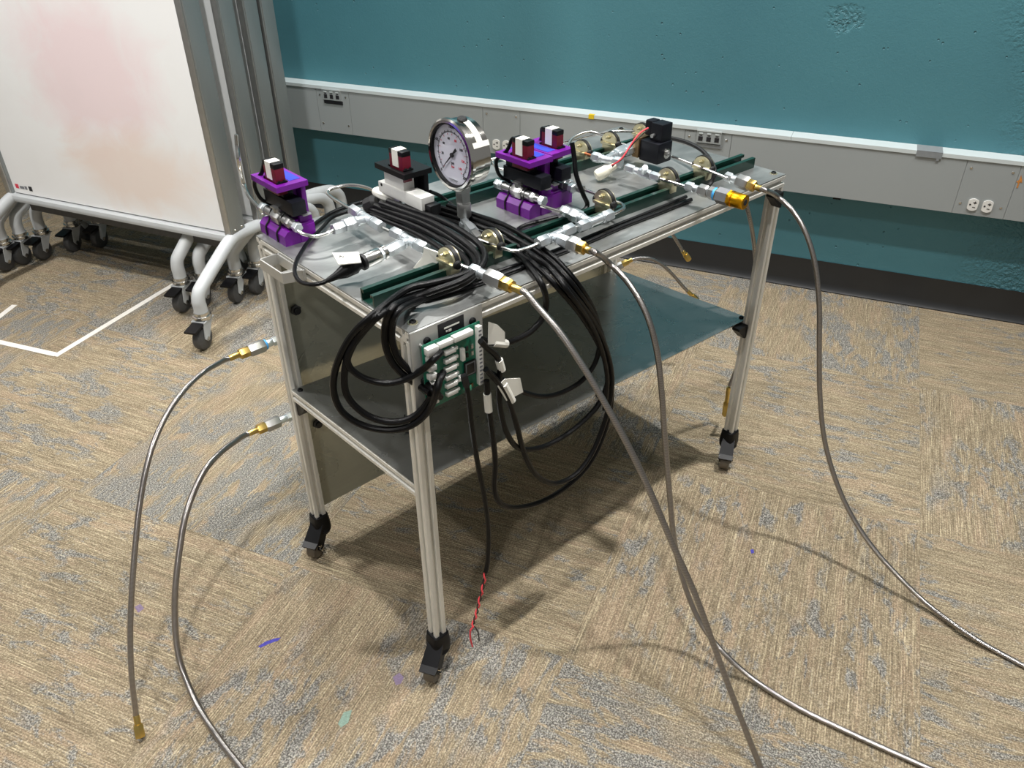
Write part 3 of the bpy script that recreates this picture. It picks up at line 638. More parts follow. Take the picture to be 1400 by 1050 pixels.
# ------------------------------------------------------------------ pressure gauge
GZ = .9255; GR = .0610
pg = thing('pressure_gauge', (GX, GY + .001, H + .060), 'large round pressure gauge with chrome case standing on the cart', 'gauge')
gy = .2185; xa = .2560
mb = MB(); mb.lathe((xa + .046, gy, GZ), (xa, gy, GZ), [(0, .050), (.03, .056), (.35, .0565), (.36, .0575), (.80, .0575), (.82, GR), (.95, GR), (1, GR * .955), (1, GR * .885), (.80, GR * .875)], 56)
mb.build('case', 'chrome', pg)
mb = MB(); mb.lathe((GX, gy, H + .058), (GX, gy, GZ - .048), [(0, .0125), (.5, .0125), (.52, .014), (1, .014)], 4, .785); mb.build('stem', 'nickel', pg)
mb = MB(); mb.rings([[Vector((xa + dx, gy + r_ * math.cos(a), GZ + r_ * math.sin(a))) for a in [2 * math.pi * k / 48 for k in range(48)]] for dx, r_ in ((.0066, GR * .875), (.0012, GR * .882), (.0010, GR * .845), (.0066, GR * .830))], caps=False); mb.build('inner_ring', 'black', pg)
mb = MB(); mb.cyl((xa + .0085, gy, GZ), (xa + .0070, gy, GZ), GR * .885, 48); dial = mb.build('dial', 'dial', pg)
DF = frame_of((xa + .0068, gy, GZ), (0, -1, 0), (0, 0, 1))      # dial: local x to the right as read, y up
def polar(f, r, w, l):
    a = math.radians(225 - 270 * f); c, s_ = math.cos(a), math.sin(a)
    return DF @ Matrix(((c, -s_, 0, r * c), (s_, c, 0, r * s_), (0, 0, 1, 0), (0, 0, 0, 1))), w, l
mb = MB()
for k in range(101):
    f, w, l = polar(k / 100, .0375, .0003 if k % 5 else .0006, .0022 if k % 5 else .0040); mb.box((0, -w, 0), (l, w, .0003), f)
mb.build('outer_scale', 'print_black', dial)
mb = MB()
for k in range(15):
    f, w, l = polar(k * 10 / 138, .0335, .0004, .0028); mb.box((0, -w, 0), (l, w, .0003), f)
mb.build('inner_scale', 'print_red', dial)
for f_, tx in ((0, '0'), (.25, '500'), (.5, '1000'), (.75, '1500'), (1, '2000')):
    a = math.radians(225 - 270 * f_); text_mb(tx, DF @ Matrix.Translation((.0465 * math.cos(a), .0465 * math.sin(a), 0)), .0072).build('numeral', 'print_black', dial)
for v, mm in ((20, 'print_black'), (40, 'print_black'), (60, 'print_black'), (80, 'print_red'), (100, 'print_black'), (120, 'print_red'), (138, 'print_red')):
    a = math.radians(225 - 270 * v / 138); text_mb(str(v if v != 138 else 140), DF @ Matrix.Translation((.0275 * math.cos(a), .0275 * math.sin(a), 0)), .0062).build('numeral', mm, dial)
text_mb('psi', DF @ Matrix.Translation((.0, -.014, 0)), .0070).build('unit_text', 'print_black', dial)
text_mb('bar', DF @ Matrix.Translation((.0, -.0205, 0)), .0062).build('unit_text', 'print_red', dial)
mb = MB(); mb.box((-.012, -.0435, 0), (.012, -.0425, .0003), DF); mb.box((-.009, -.0455, 0), (.009, -.0449, .0003), DF); mb.build('maker_line', 'print_grey', dial)
a = math.radians(225); nf = DF @ Matrix(((math.cos(a), -math.sin(a), 0, 0), (math.sin(a), math.cos(a), 0, 0), (0, 0, 1, .0012), (0, 0, 0, 1)))
mb = MB(); mb.prism([(-.017, -.0028), (-.004, -.0016), (.036, -.0003), (.036, .0003), (-.004, .0016), (-.017, .0028)], nf, .0006); mb.cyl(nf @ Vector((0, 0, -.001)), nf @ Vector((0, 0, .0016)), .004, 16); mb.build('needle', 'print_black', pg)
def arc_strip(x0, x1, a0, a1, r, th=.0005, n=14):
    mb = MB(); rg = []
    for k in range(n + 1):
        a = math.radians(a0 + (a1 - a0) * k / n); d = Vector((0, -math.cos(a), math.sin(a))); c = Vector((0, gy, GZ))
        rg.append([c + d * r + Vector((x0, 0, 0)), c + d * r + Vector((x1, 0, 0)), c + d * (r + th) + Vector((x1, 0, 0)), c + d * (r + th) + Vector((x0, 0, 0))])
    mb.rings(rg); return mb
arc_strip(xa + .020, xa + .032, 30, 82, .0577).build('paper_label', 'paper', pg)
arc_strip(xa + .010, xa + .044, 22, 31, .0578).build('paper_label', 'paper', pg)
mb = MB(); mb.lathe((xa + .024, gy - .008, GZ + .054), (xa + .024, gy - .010, GZ + .0615), [(0, .009), (.7, .0085), (1, .006)], 14); mb.build('vent_plug', 'rubber', pg)

# ------------------------------------------------------------------ servo valve units
def servo_unit(label, body_m='purple', box_m='dkblue', flip=False, kind='purple', base=True, shift=0.0):
    """local frame: x away from the plate's open side, y toward the back of the cart, z up; origin at the front corner of the base"""
    root = thing('servo_valve', (0, 0, 0), label, 'valve', 'servo driven ball valves')
    sx = -1 if flip else 1
    def mk(mb, name, m, par=root):
        if flip:
            for v in mb.v: v.x = -v.x
        return mb.build(name, m, par)
    Zp = .0975; T = .0095
    if base:
        mb = MB(); f = frame_of((0, 0, 0), (1, 0, 0), (0, 0, 1)); f = Matrix(((1, 0, 0, 0), (0, 0, 1, 0), (0, 1, 0, 0), (0, 0, 0, 1)))
        prof = [(0, 0), (.060, 0), (.060, .034), (.034, .034), (.034, .026), (.008, .026), (0, .018)]
        mb.prism(prof, f, .092); mk(mb, 'base', body_m)
        mb = MB(); mb.bbox((.036, .004, .033), (.060, .012, .046), .001); mb.bbox((.030, -.002, 0.0), (.060, .012, .030), .001); mk(mb, 'end_block', body_m)
        mb = MB(); mb.bbox((.040, -.004, .0465), (.056, .010, .049), .0008); mk(mb, 'tab', 'nickel')
        for y in (.026, .066):
            mb = MB(); mb.tube([(-.001, y, .002), (-.001, y, .019), (.008, y + .001, .029), (.016, y + .001, .0475), (.026, y, .046), (.033, y, .030)], .0016, 8, 4); mk(mb, 'cable_tie', 'rubber')
    # upright wall and servo plate
    mb = MB(); mb.bbox((.0505, .012, .034 if base else .0), (.060, .082, Zp + T * .6), .0015); mb.bbox((.044, .030, .034 if base else .0), (.051, .064, Zp), .001); mk(mb, 'upright', body_m)
    mb = MB()
    for lo, hi in (((0, 0, Zp), (.0085, .092, Zp + T)), ((.0083, 0, Zp), (.060, .0135, Zp + T)), ((.0083, .062, Zp), (.060, .092, Zp + T)), ((.0305, .0133, Zp), (.060, .0622, Zp + T))): mb.box(lo, hi)
    mk(mb, 'servo_plate', body_m)
    if kind == 'purple':
        mb = MB(); mb.box((.034, .016, Zp + T), (.0545, .088, Zp + T + .0006)); mk(mb, 'masking_tape', 'bluetape')
    zs = Zp + T; zt_ = zs + .033
    mb = MB(); mb.bbox((.0105, .0175, Zp - .012), (.0285, .058, zt_ - .0085), .001); sv = mk(mb, 'servo', 'red_case')
    mb = MB(); mb.bbox((.0100, .0170, zt_ - .009), (.0290, .0585, zt_), .002); mk(mb, 'servo_cap', 'black', sv)
    mb = MB()
    mb.box((.0093, .030, zs + .004), (.0106, .0475, zt_ + .0006)); mb.box((.0284, .030, zs + .004), (.0297, .0475, zt_ + .0006)); mb.box((.0093, .030, zt_ + .0001), (.0297, .0475, zt_ + .0008)); mk(mb, 'paper_label', 'paper', sv)
    mb = MB(); mb.bbox((.0095, .0583, zs), (.0295, .063, zs + .003), .0008); mk(mb, 'servo_ear', 'black', sv)
    mb = MB(); mb.bbox((.0095, .0125, zs), (.0295, .0172, zs + .003), .0008)
    for x in (.0145, .0245): mb.cyl((x, .0150, zs + .003), (x, .0150, zs + .0045), .0024, 10)
    mk(mb, 'servo_ear', 'black', sv)
    if kind == 'purple':
        mb = MB(); mb.bbox((.017, -.012, .054), (.044, .090, .079), .002); mb.bbox((.020, .02, .078), (.040, .086, Zp), .002); mk(mb, 'gearbox', box_m)
    else:
        mb = MB(); mb.bbox((.006, -.038, .050), (.034, .012, .0735), .0015); mb.bbox((.006, .010, .050), (.034, .096, .0705), .0015); mb.bbox((.010, .02, .0700), (.034, .080, Zp), .0015); mk(mb, 'gearbox', 'white')
        mb = MB(); mb.bbox((.012, -.054, .044), (.036, -.037, .062), .0015); mb.cyl((.0055, .085, .066), (.0065, .085, .066), .003, 10); mk(mb, 'plug', 'black')
        mb = MB(); mb.bbox((.0305, .05, zs), (.050, .075, zs + .012), .002); mk(mb, 'paper_label', 'paper')
    # valve body lying on the pad
    zv = .0370; xv = .0185
    if kind == 'purple':
        axis = [((xv, -.022, zv), (xv, -.010, zv), 'hex', .0092, 'zinc', 'nut'), ((xv, -.010, zv), (xv, .004, zv), 'cyl', .0072, 'nickel', 'collar'), ((xv, .002, zv), (xv, .016, zv), 'hex', .0094, 'nickel', 'nut'),
                ((xv, .015, zv), (xv, .036, zv), 'cyl', .0085, 'nickel', 'collar'), ((xv, .034, zv), (xv, .062, zv), 'hex', .0130, 'nickel', 'valve_body'), ((xv, .060, zv), (xv, .092, zv), 'cyl', .0082, 'nickel', 'collar'),
                ((xv, .090, zv), (xv, .097, zv), 'cyl', .0095, 'zinc', 'collar'), ((xv, .097, zv), (xv, .112, zv), 'hex', .0095, 'zinc', 'nut')]
        for A, B, k, r, m, nm in axis:
            mb = MB(); (mb.hexa(A, B, r) if k == 'hex' else mb.cyl(A, B, r, 16)); mk(mb, nm, m)
        mb = MB(); mb.cyl((xv, .048, zv + .010), (xv, .048, zv + .020), .008, 14); mb.box((xv - .010, .040, zv + .018), (xv + .012, .056, zv + .0205)); mk(mb, 'valve_stem', 'nickel')
    # braided lead coming from the servo
    mb = MB(); mb.tube([(.02, .058, zt_ - .006), (.019, .067, zt_ - .008), (.013, .074, zs + .004), (.006, .094, Zp - .006), (.008, .098, .072), (.014, .094, .056), (.03, .088, .044), (.046, .0935, .02), (.045, .10, .005)], .0036, 8, 5)
    if not (kind != 'purple'): mk(mb, 'servo_lead', 'cable')
    return root
uL = servo_unit('purple servo valve block alone at the back left corner of the cart'); uL.location = (.016, .386, H)
uA = servo_unit('nearer of the two back to back purple servo valve blocks mid cart'); uA.location = (.412, .187, H); uA.rotation_euler = (0, 0, .02)
uB = servo_unit('farther of the two back to back purple servo valve blocks mid cart', flip=True); uB.location = (.534, .196, H); uB.rotation_euler = (0, 0, .02)
uW = servo_unit('servo valve with black printed bracket and white gearbox left of the gauge', body_m='black', kind='white', base=False); uW.location = ((0.2109,0.2912,0.8743)[0], (0.2109,0.2912,0.8743)[1], H)
# nut and collars at the front of the far purple block
f_ = thing('valve_outlet', (.513, .155, H + .02), 'silver outlet nuts between the far purple block and its clamp', 'fitting')
axis_parts(f_, (0.5269,0.1611,0.8138), (0.5294,0.2127,0.8138), [(0, .3, 'hex', .0085, 'nickel', 'nut'), (.3, .65, 'cyl', .0065, 'nickel', 'collar'), (.65, 1, 'hex', .0095, 'zinc', 'nut')])
# far lead curving down to the sheet
mb = MB(); mb.tube([(0.5010,0.1695,0.9068), (0.5001,0.1617,0.8818), (0.4949,0.1493,0.8518), (0.5046,0.1398,0.8168), (0.5179,0.1396,0.7918), (0.5000,0.1372,0.7828), (0.4765,0.1428,0.7818)], .0045, 10); single(mb, 'servo_cable', 'cable', 'black braided cable drooping from the far purple servo to the cart top', 'cable')

# ------------------------------------------------------------------ solenoid valve
S0 = Vector((0.7757,0.1848,0.7968))
sv = thing('solenoid_valve', (S0.x, S0.y, H), 'black cube solenoid valve with bronze block at the right of the cart', 'valve')
sx0, sy0, sz = S0.x, S0.y, H + .02
mb = MB(); mb.bbox((sx0, sy0, sz), (sx0 + .046, sy0 + .050, sz + .043), .0025); mb.build('coil', 'dkblue', sv)
mb = MB(); mb.bbox((sx0 + .012, sy0 + .004, sz + .042), (sx0 + .046, sy0 + .034, sz + .080), .0025); mb.bbox((sx0 + .014, sy0 + .032, sz + .050), (sx0 + .040, sy0 + .052, sz + .082), .004); con = mb.build('connector', 'dkblue', sv)
mb = MB(); mb.cyl((sx0 + .012, sy0 + .024, sz + .055), (sx0 + .004, sy0 + .024, sz + .055), .004, 12); mb.build('terminal_screw', 'nickel', con)
mb = MB(); c = Vector((sx0 + .028, sy0, sz + .019)); mb.cyl(c, c + Vector((0, -.0025, 0)), .0105, 20); nut = mb.build('washer', 'steel', sv)
mb = MB(); mb.hexa(c + Vector((0, -.002, 0)), c + Vector((0, -.0065, 0)), .007); mb.cyl(c, c + Vector((0, -.009, 0)), .0035, 10); mb.build('nut', 'nickel', nut)
mb = MB(); mb.bbox((sx0 - .004, sy0 + .0502, sz + .004), (sx0 + .040, sy0 + .066, sz + .046), .001); mb.build('valve_block', 'bronze', sv)
mb = MB(); mb.tube([(0.7517,0.1976,0.8768), (0.7311,0.1989,0.8718), (0.7147,0.1992,0.8618), (0.7000,0.2005,0.8468), (0.6852,0.2017,0.8318), (0.6768,0.2072,0.8218), (0.6727,0.2206,0.8118)], .0016, 8); mb.build('red_wire', 'red_wire', sv)
mb = MB(); mb.tube([(0.7451,0.1901,0.8768), (0.7350,0.1978,0.8668), (0.7157,0.2030,0.8518), (0.7077,0.2102,0.8368), (0.6924,0.2112,0.8218), (0.6826,0.2177,0.8148), (0.6716,0.2174,0.8098)], .0013, 8); mb.build('black_wire', 'blk_wire', sv)
mb = MB(); mb.lathe((0.6905,0.2241,0.8068), (0.6504,0.2409,0.7888), [(0, .006), (.3, .008), (.45, .0115), (.9, .0125), (1, .010)], 12); single(mb, 'wire_connector', 'cream', 'cream nylon wire connector on the red solenoid wire', 'connector')
f_ = thing('inline_fitting', (.70, .16, H + .02), 'row of clear silver nuts leading to the relief valve clamp', 'fitting')
axis_parts(f_, (0.6846,0.1914,0.8118), (0.6859,0.1029,0.8118), [(0, .24, 'hex', .0088, 'zinc', 'nut'), (.25, .42, 'cyl', .0075, 'zinc', 'collar'), (.40, .72, 'hex', .0098, 'zinc', 'body'), (.73, 1, 'hex', .0092, 'zinc', 'nut')])
axis_parts(f_, (0.6842,0.1445,0.8118), (0.6671,0.1285,0.8318), [(0, 1, 'cyl', .006, 'zinc', 'port')])
f_ = thing('block_fitting', (.76, .27, H + .02), 'silver elbow nuts between the tee and the bronze solenoid block', 'fitting')
axis_parts(f_, (0.7859,0.2684,0.8138), (0.7953,0.2393,0.8138), [(0, .4, 'hex', .0095, 'zinc', 'nut'), (.4, .7, 'cyl', .008, 'zinc', 'collar'), (.7, 1, 'hex', .0095, 'zinc', 'nut')])
axis_parts(f_, (0.7262,0.2508,0.8138), (0.7792,0.2543,0.8138), [(0, .5, 'cyl', .007, 'zinc', 'collar'), (.5, 1, 'hex', .010, 'zinc', 'nut')])

# ------------------------------------------------------------------ pressure transducer on the second tee
pt = thing('pressure_transducer', (.065, .205, H), 'silver pressure transducer with black plug and folded paper label', 'sensor')
A = (0.1141,0.1912,0.8118); B_ = (0.0433,0.1880,0.8068)
axis_parts(pt, A, B_, [(0, .30, 'hex', .0085, 'zinc', 'nut'), (.30, .38, 'cyl', .0125, 'steel', 'flange'), (.38, .48, 'hex', .0115, 'zinc', 'hex_body'), (.46, .90, 'cyl', .0125, 'steel', 'barrel'), (.88, .96, 'cyl', .0135, 'rubber', 'seal_ring')])
mb = MB(); mb.lathe((0.0466,0.1887,0.8068), (-0.0110,0.2026,0.7888), [(0, .010), (.12, .0095), (.2, .0125), (.5, .0115), (.75, .0065), (1, .004)], 14); mb.build('plug', 'black', pt)
mb = MB(); mb.tube([(-0.0067,0.2028,0.7898), (-0.0191,0.2050,0.7868), (-0.0328,0.2160,0.7848), (-0.0387,0.2406,0.7828), (-0.0307,0.2705,0.7848), (-0.0102,0.3017,0.7868), (0.0189,0.3334,0.7868), (0.0473,0.3606,0.7868), (0.0966,0.3997,0.7848), (0.1384,0.4307,0.7848), (0.1785,0.4306,0.7868)], .0035, 10); mb.build('lead', 'cable', pt)
q = [Vector((0.0152,0.2221,0.8218)), Vector((0.0052,0.1875,0.8168)), Vector((0.0293,0.1590,0.8228)), Vector((0.0422,0.1863,0.8268))]
mb = MB(); dz = Vector((0, 0, .0007)); mb._add([p - dz for p in q] + [p + dz for p in q], [(0, 3, 2, 1), (4, 5, 6, 7), (0, 1, 5, 4), (1, 2, 6, 5), (2, 3, 7, 6), (3, 0, 4, 7)]); mb.build('paper_label', 'paper', pt)
text_mb('P1', frame_of((0.0170,0.1962,0.8238), Vector((0.0363,0.1691,0.8258)) - Vector((0.0125,0.2091,0.8208)), (0.6, .8, 0)), .010).build('handwriting', 'print_black', pt)

# paper strip hanging on the tube by the leftmost clamp
q = [Vector((0.1381,0.1421,0.8208)), Vector((0.1445,0.1060,0.8208)), Vector((0.1463,0.1158,0.8028)), Vector((0.1345,0.1453,0.8028)), Vector((0.1386,0.1333,0.7808)), Vector((0.1283,0.1639,0.7798))]
mb = MB(); o_ = Vector((.0007, .0004, .0005)); mb._add([p - o_ for p in q] + [p + o_ for p in q], [(0, 1, 2, 3), (3, 2, 4, 5), (6, 9, 8, 7), (9, 11, 10, 8), (0, 6, 7, 1), (1, 7, 8, 2), (2, 8, 10, 4), (4, 10, 11, 5), (5, 11, 9, 3), (3, 9, 6, 0)])
single(mb, 'paper_tag', 'paper', 'cream paper strip hanging on the tube beside the leftmost clamp', 'label')
# white taped connector near the cable tangle
cn = thing('taped_connector', (0.2399,0.4052,0.8068), 'white taped tube joint above the cable tangle', 'connector')
mb = MB(); mb.lathe((0.2184,0.4074,0.8218), (0.2322,0.3567,0.8168), [(0, .006), (.15, .011), (.5, .012), (.85, .010), (1, .006)], 9); mb.build('wrap', 'paper', cn)
mb = MB(); mb.lathe((0.2313,0.3625,0.8168), (0.2357,0.3456,0.8148), [(0, .006), (1, .005)], 8); mb.build('nut', 'zinc', cn)

# ------------------------------------------------------------------ hoses with their end fittings
def hose(label, fit, path, end=None, r=.0053, ring=None, fit_m='nickel'):
    """fit: (A, B) axis of the end fitting, from its steel nut to the brass sleeve"""
    A, B = Vector(fit[0]), Vector(fit[1]); rt = thing('braided_hose', A, label, 'hose', 'braided steel hoses')
    axis_parts(rt, A, B, [(0, .18, 'hex', .0100, 'zinc', 'nut'), (.18, .36, 'cyl', .0078, 'zinc', 'neck'), (.34, .66, 'hex', .0138, fit_m, 'adapter'), (.62, .84, 'hex', .0112, 'brass', 'brass_nut'), (.84, 1.04, 'cyl', .0062, 'brass', 'sleeve')])
    if ring: axis_parts(rt, A, B, [(.30, .345, 'cyl', .0105, 'ringblue', 'seal_ring')])
    d = (B - A).normalized(); pts = [B, B + d * .012] + [Vector(p) for p in path]
    if end: pts = pts + [Vector(end[0])]
    mb = MB(); mb.tube(pts, r, 12, 6); mb.build('braid', 'hose', rt)
    if end:
        axis_parts(rt, end[0], end[1], [(0, .45, 'cyl', r * 1.12, 'brass', 'sleeve'), (.42, 1, 'hex', .0095, 'brass', 'end_nut')])
    return rt
M['ringblue'] = mat('blue_seal', (70, 160, 226), .5)
hose('braided hose from the leftmost front clamp, falling steeply to the bottom picture edge', ((0.1543,0.0433,0.8118), (0.1626,-0.0610,0.8118)),
     [(0.1690,-0.0923,0.7950),(0.1794,-0.1291,0.7631),(0.1898,-0.1665,0.7198),(0.2005,-0.2048,0.6682),(0.2127,-0.2483,0.6035),(0.2252,-0.2928,0.5264),(0.2376,-0.3372,0.4407),(0.2504,-0.3830,0.3560),(0.2623,-0.4254,0.2620),(0.2748,-0.4700,0.1632),(0.2861,-0.5104,0.0773),(0.2967,-0.5481,-0.0004),(0.3065,-0.5832,-0.0729)])
hose('braided hose from the front tee, dropping past the shelf and bending along the carpet', ((0.3347,0.0316,0.8118), (0.3398,-0.0359,0.8118)),
     [(0.4003,-0.0242,0.7674),(0.4033,-0.0701,0.7432),(0.4061,-0.1111,0.6999),(0.4079,-0.1392,0.6393),(0.4093,-0.1595,0.5576),(0.4104,-0.1764,0.4693),(0.4120,-0.1994,0.3611),(0.4137,-0.2255,0.2468),(0.4161,-0.2617,0.1522),(0.4193,-0.3093,0.0799),(0.4232,-0.3687,0.0414), (0.4371,-0.4355,0.0120), (0.4506,-0.5213,0.0058), (0.4749,-0.6121,0.0058), (0.5121,-0.7311,0.0058), (0.5440,-0.8309,0.0058)])
hose('braided hose from the cart right end, reaching the carpet at the right picture edge', ((0.7897,0.0236,0.8118), (0.7940,-0.0553,0.8068)),
     [(0.8600,-0.0547,0.7748),(0.8603,-0.0970,0.7535),(0.8605,-0.1343,0.7158),(0.8608,-0.1663,0.6590),(0.8609,-0.1927,0.5789),(0.8611,-0.2143,0.4844),(0.8613,-0.2385,0.3860),(0.8615,-0.2717,0.2872),(0.8618,-0.3178,0.2021),(0.8622,-0.3748,0.1309),(0.8627,-0.4411,0.0774),(0.8633,-0.5157,0.0387),(0.8638,-0.5864,0.0134), (0.8532,-0.6672,0.0120), (0.8611,-0.7376,0.0058), (0.8676,-0.8232,0.0058), (0.8737,-0.8975,0.0058)])
hose('upper left braided hose, arching from the back leg to a brass tip on the carpet', ((0.0316,0.5200,0.5253), (-0.0767,0.5200,0.5255)),
     [(-0.1056,0.5072,0.5320),(-0.1478,0.4810,0.5414),(-0.1925,0.4532,0.5411),(-0.2386,0.4245,0.5295),(-0.2806,0.3984,0.5040),(-0.3153,0.3768,0.4673),(-0.3481,0.3565,0.4162),(-0.3794,0.3370,0.3549),(-0.4143,0.3153,0.2789),(-0.4441,0.2967,0.2036),(-0.4678,0.2820,0.1266), ], end=((-0.4868,0.2702,0.0428), (-0.4960,0.2478,0.0100)), ring=True, r=.0050)
hose('lower left braided hose, thicker arc from the back leg to the bottom picture edge', ((0.0280,0.5200,0.3347), (-0.0745,0.5200,0.3378)),
     [(-0.1153,0.4982,0.3505),(-0.1613,0.4699,0.3600),(-0.2043,0.4434,0.3575),(-0.2433,0.4193,0.3367),(-0.2777,0.3981,0.3035),(-0.3074,0.3798,0.2544),(-0.3353,0.3626,0.1992), (-0.3587,0.3450,0.1400), (-0.3775,0.3208,0.0820), (-0.3861,0.2883,0.0380), (-0.3910,0.2232,0.0100), (-0.3895,0.1357,0.0058), (-0.3821,0.0365,0.0058), (-0.3750,-0.0421,0.0058)], r=.0060)
rt = thing('braided_hose', (1.03, .487, .36), 'short braided hose arching behind the lower shelf with brass tip pointing down right', 'hose', 'braided steel hoses')
axis_parts(rt, (1.0200,0.4929,0.3654), (1.0550,0.4613,0.3922), [(0, .55, 'hex', .0105, 'nickel', 'adapter'), (.5, .85, 'hex', .009, 'brass', 'brass_nut'), (.8, 1.1, 'cyl', .006, 'brass', 'sleeve')])
mb = MB(); mb.tube([(1.0550,0.4613,0.3922), (1.0809,0.4492,0.3948),(1.1069,0.4309,0.3906),(1.1343,0.4116,0.3706),(1.1633,0.3911,0.3364),(1.1875,0.3741,0.3019),(1.2056,0.3613,0.2792)], .0048, 10); mb.build('braid', 'hose', rt)
axis_parts(rt, (1.2036,0.3627,0.2818), (1.2301,0.3440,0.2485), [(0, .5, 'cyl', .0058, 'brass', 'sleeve'), (.45, 1, 'hex', .009, 'brass', 'end_nut')])
rt = thing('braided_hose', (1.03, .487, .56), 'short braided hose dangling before the black baseboard with brass tip', 'hose', 'braided steel hoses')
mb = MB(); mb.tube([(1.0338,0.4607,0.5194),(1.0808,0.4366,0.5177),(1.1207,0.4162,0.4959),(1.1488,0.4018,0.4644),(1.1720,0.3899,0.4286),(1.1865,0.3825,0.4044)], .0048, 10); mb.build('braid', 'hose', rt)
axis_parts(rt, (1.1842,0.3837,0.4070), (1.2055,0.3728,0.3770), [(0, .45, 'cyl', .0058, 'brass', 'sleeve'), (.4, 1, 'hex', .009, 'brass', 'end_nut')])
rt = thing('braided_hose', (.95, .10, .73), 'braided hose hanging straight down just behind the right front leg, brass tip low', 'hose', 'braided steel hoses')
mb = MB(); mb.tube([(.955, .105, H - .004), (.960, .095, .74), (0.9833,0.0800,0.6741),(1.0232,0.0800,0.6023),(1.0624,0.0800,0.5053),(1.0902,0.0800,0.3846),(1.0839,0.0800,0.2904),(1.0597,0.0800,0.2222),(1.0377,0.0800,0.1675)], .0048, 10); mb.build('braid', 'hose', rt)
axis_parts(rt, (1.0354,0.0800,0.1639), (1.0416,0.0800,0.0698), [(0, .55, 'cyl', .0056, 'brass', 'sleeve'), (.5, 1, 'hex', .0082, 'brass', 'end_nut')])

# relief valve on the fourth clamp line
rv = thing('relief_valve', (0.7397,-0.0039,0.7918), 'gold and silver relief valve overhanging the front edge of the cart', 'valve')
axis_parts(rv, (0.6904,0.0436,0.8118), (0.7007,-0.0839,0.8118), [(0, .13, 'hex', .0092, 'zinc', 'nut'), (.13, .23, 'cyl', .0070, 'zinc', 'neck'), (.23, .38, 'hex', .0118, 'nickel', 'hex_nut'), (.38, .41, 'cyl', .008, 'zinc', 'collar'), (.40, .49, 'hex', .0122, 'nickel', 'hex_nut'),
           (.49, .53, 'cyl', .0122, 'ringblue', 'seal_ring'), (.53, .77, 'hex', .0150, 'gold', 'body'), (.76, .80, 'cyl', .0150, 'gold', 'shoulder'), (.80, 1, 'cyl', .0142, 'gold', 'cap')])
A = Vector((0.6904,0.0436,0.8118)); B_ = Vector((0.7007,-0.0839,0.8118)); mb = MB()
mb.lathe(A.lerp(B_, .55), A.lerp(B_, .73), [(0, .0152), (1, .0152)], 6, .3); mb.build('printed_sleeve', 'print_grey', rv)
mb = MB(); mb.cyl(A.lerp(B_, .997), A.lerp(B_, 1.004), .006, 14); mb.build('outlet_hole', 'print_black', rv)
# bulkhead fittings on the back panel
for nm, P, lab in (('bulkhead_fitting', (.0493, W - .001, .6071), 'dark bulkhead fitting through the back panel above the shelf'), ('bulkhead_fitting', (.0531, W - .001, .3283), 'dark bulkhead fitting through the back panel below the shelf')):
    P = Vector(P); rt = thing(nm, P, lab, 'fitting', 'bulkhead fittings'); axis_parts(rt, P, P + Vector((0, -.012, 0)), [(0, .5, 'hex', .011, 'wheel', 'nut'), (.4, 1, 'cyl', .007, 'chip', 'stub')])
    axis_parts(rt, P + Vector((0, .003, 0)), P + Vector((0, .055, 0)), [(0, 1, 'cyl', .007, 'nickel', 'rear_stub')])

# ------------------------------------------------------------------ controller plate and circuit board
pl = thing('mounting_plate', (.067, -.003, .633), 'square aluminium mounting plate bolted to the front left corner', 'plate')
mb = MB(); mb.bbox((-.001, -.0045, .633), (.135, -.0003, H), .0006); mb.build('plate', 'alu_plate', pl)
for x in (.027, .114):
    c = Vector((x, -.0045, H - .022)); mb = MB(); mb.lathe(c, c + Vector((0, -.005, 0)), [(0, .0062), (.6, .0062), (1, .0042)], 14); mb.build('bolt', 'black', pl)
mb = MB(); mb.box((.049, -.0052, H - .046), (.098, -.0045, H - .004)); st = mb.build('black_sticker', 'print_black', pl)
FS = frame_of((.073, -.0053, H - .014), (1, 0, 0), (0, 0, 1))
mb = MB(); mb.box((-.013, -.0015, 0), (.016, .0012, .0003), FS); mb.box((-.010, -.0075, 0), (-.0065, -.0045, .0003), FS); mb.box((-.005, -.0085, 0), (.0005, -.0045, .0003), FS); mb.box((-.014, -.0255, 0), (-.002, -.0245, .0003), FS); mb.box((.002, -.0255, 0), (.015, -.0245, .0003), FS); mb.build('white_print', 'paper', st)
pb = thing('circuit_board', (.066, -.014, .645), 'green controller circuit board with white connectors on the aluminium plate', 'circuit board')
# board leans a little: its frame goes x right, y up along the plate, z toward the room
BF = frame_of((.0115, -.0125, .639), (1, 0, 0.0), (0, 0, 1)); BW, BH = .110, .117
def pbox(x0, x1, y0, y1, z0, z1, name, m, par=None, bev=0):
    mb = MB(); (mb.bbox((x0, y0, z0), (x1, y1, z1), bev, BF) if bev else mb.box((x0, y0, z0), (x1, y1, z1), BF)); return mb.build(name, m, par or pb)
pbox(0, BW, 0, BH, 0, .0016, 'board', 'pcb', bev=.0004)
for x, y in ((.004, .004), (BW - .004, .004), (.004, BH - .004), (BW - .004, BH - .004)):
    mb = MB(); mb.cyl(BF @ Vector((x, y, -.008)), BF @ Vector((x, y, 0)), .0025, 8); mb.build('standoff', 'nickel', pb)
def conn(x, y, w, h_, d=.009, pins=4):
    o = pbox(x, x + w, y, y + h_, .0016, d, 'connector', 'white', bev=.0008)
    mb = MB()
    for k in range(pins):
        cx = x + w * (k + .5) / pins; mb.box((cx - .0006, y - .0014, .0016), (cx + .0006, y + .0002, .004), BF)
    mb.build('pin_row', 'zinc', o)
for k in range(6):
    y = .012 + k * .0150
    conn(.036, y, .021, .0075); conn(.004, y + .001, .014, .009, .011)
    pbox(.058, .063, y + .001, y + .006, .0016, .006, 'terminal', 'white', bev=.0006)
conn(.003, .101, .020, .012, .012, 3); conn(.026, .104, .026, .008, .010, 6); conn(.053, .105, .036, .009, .012, 10)
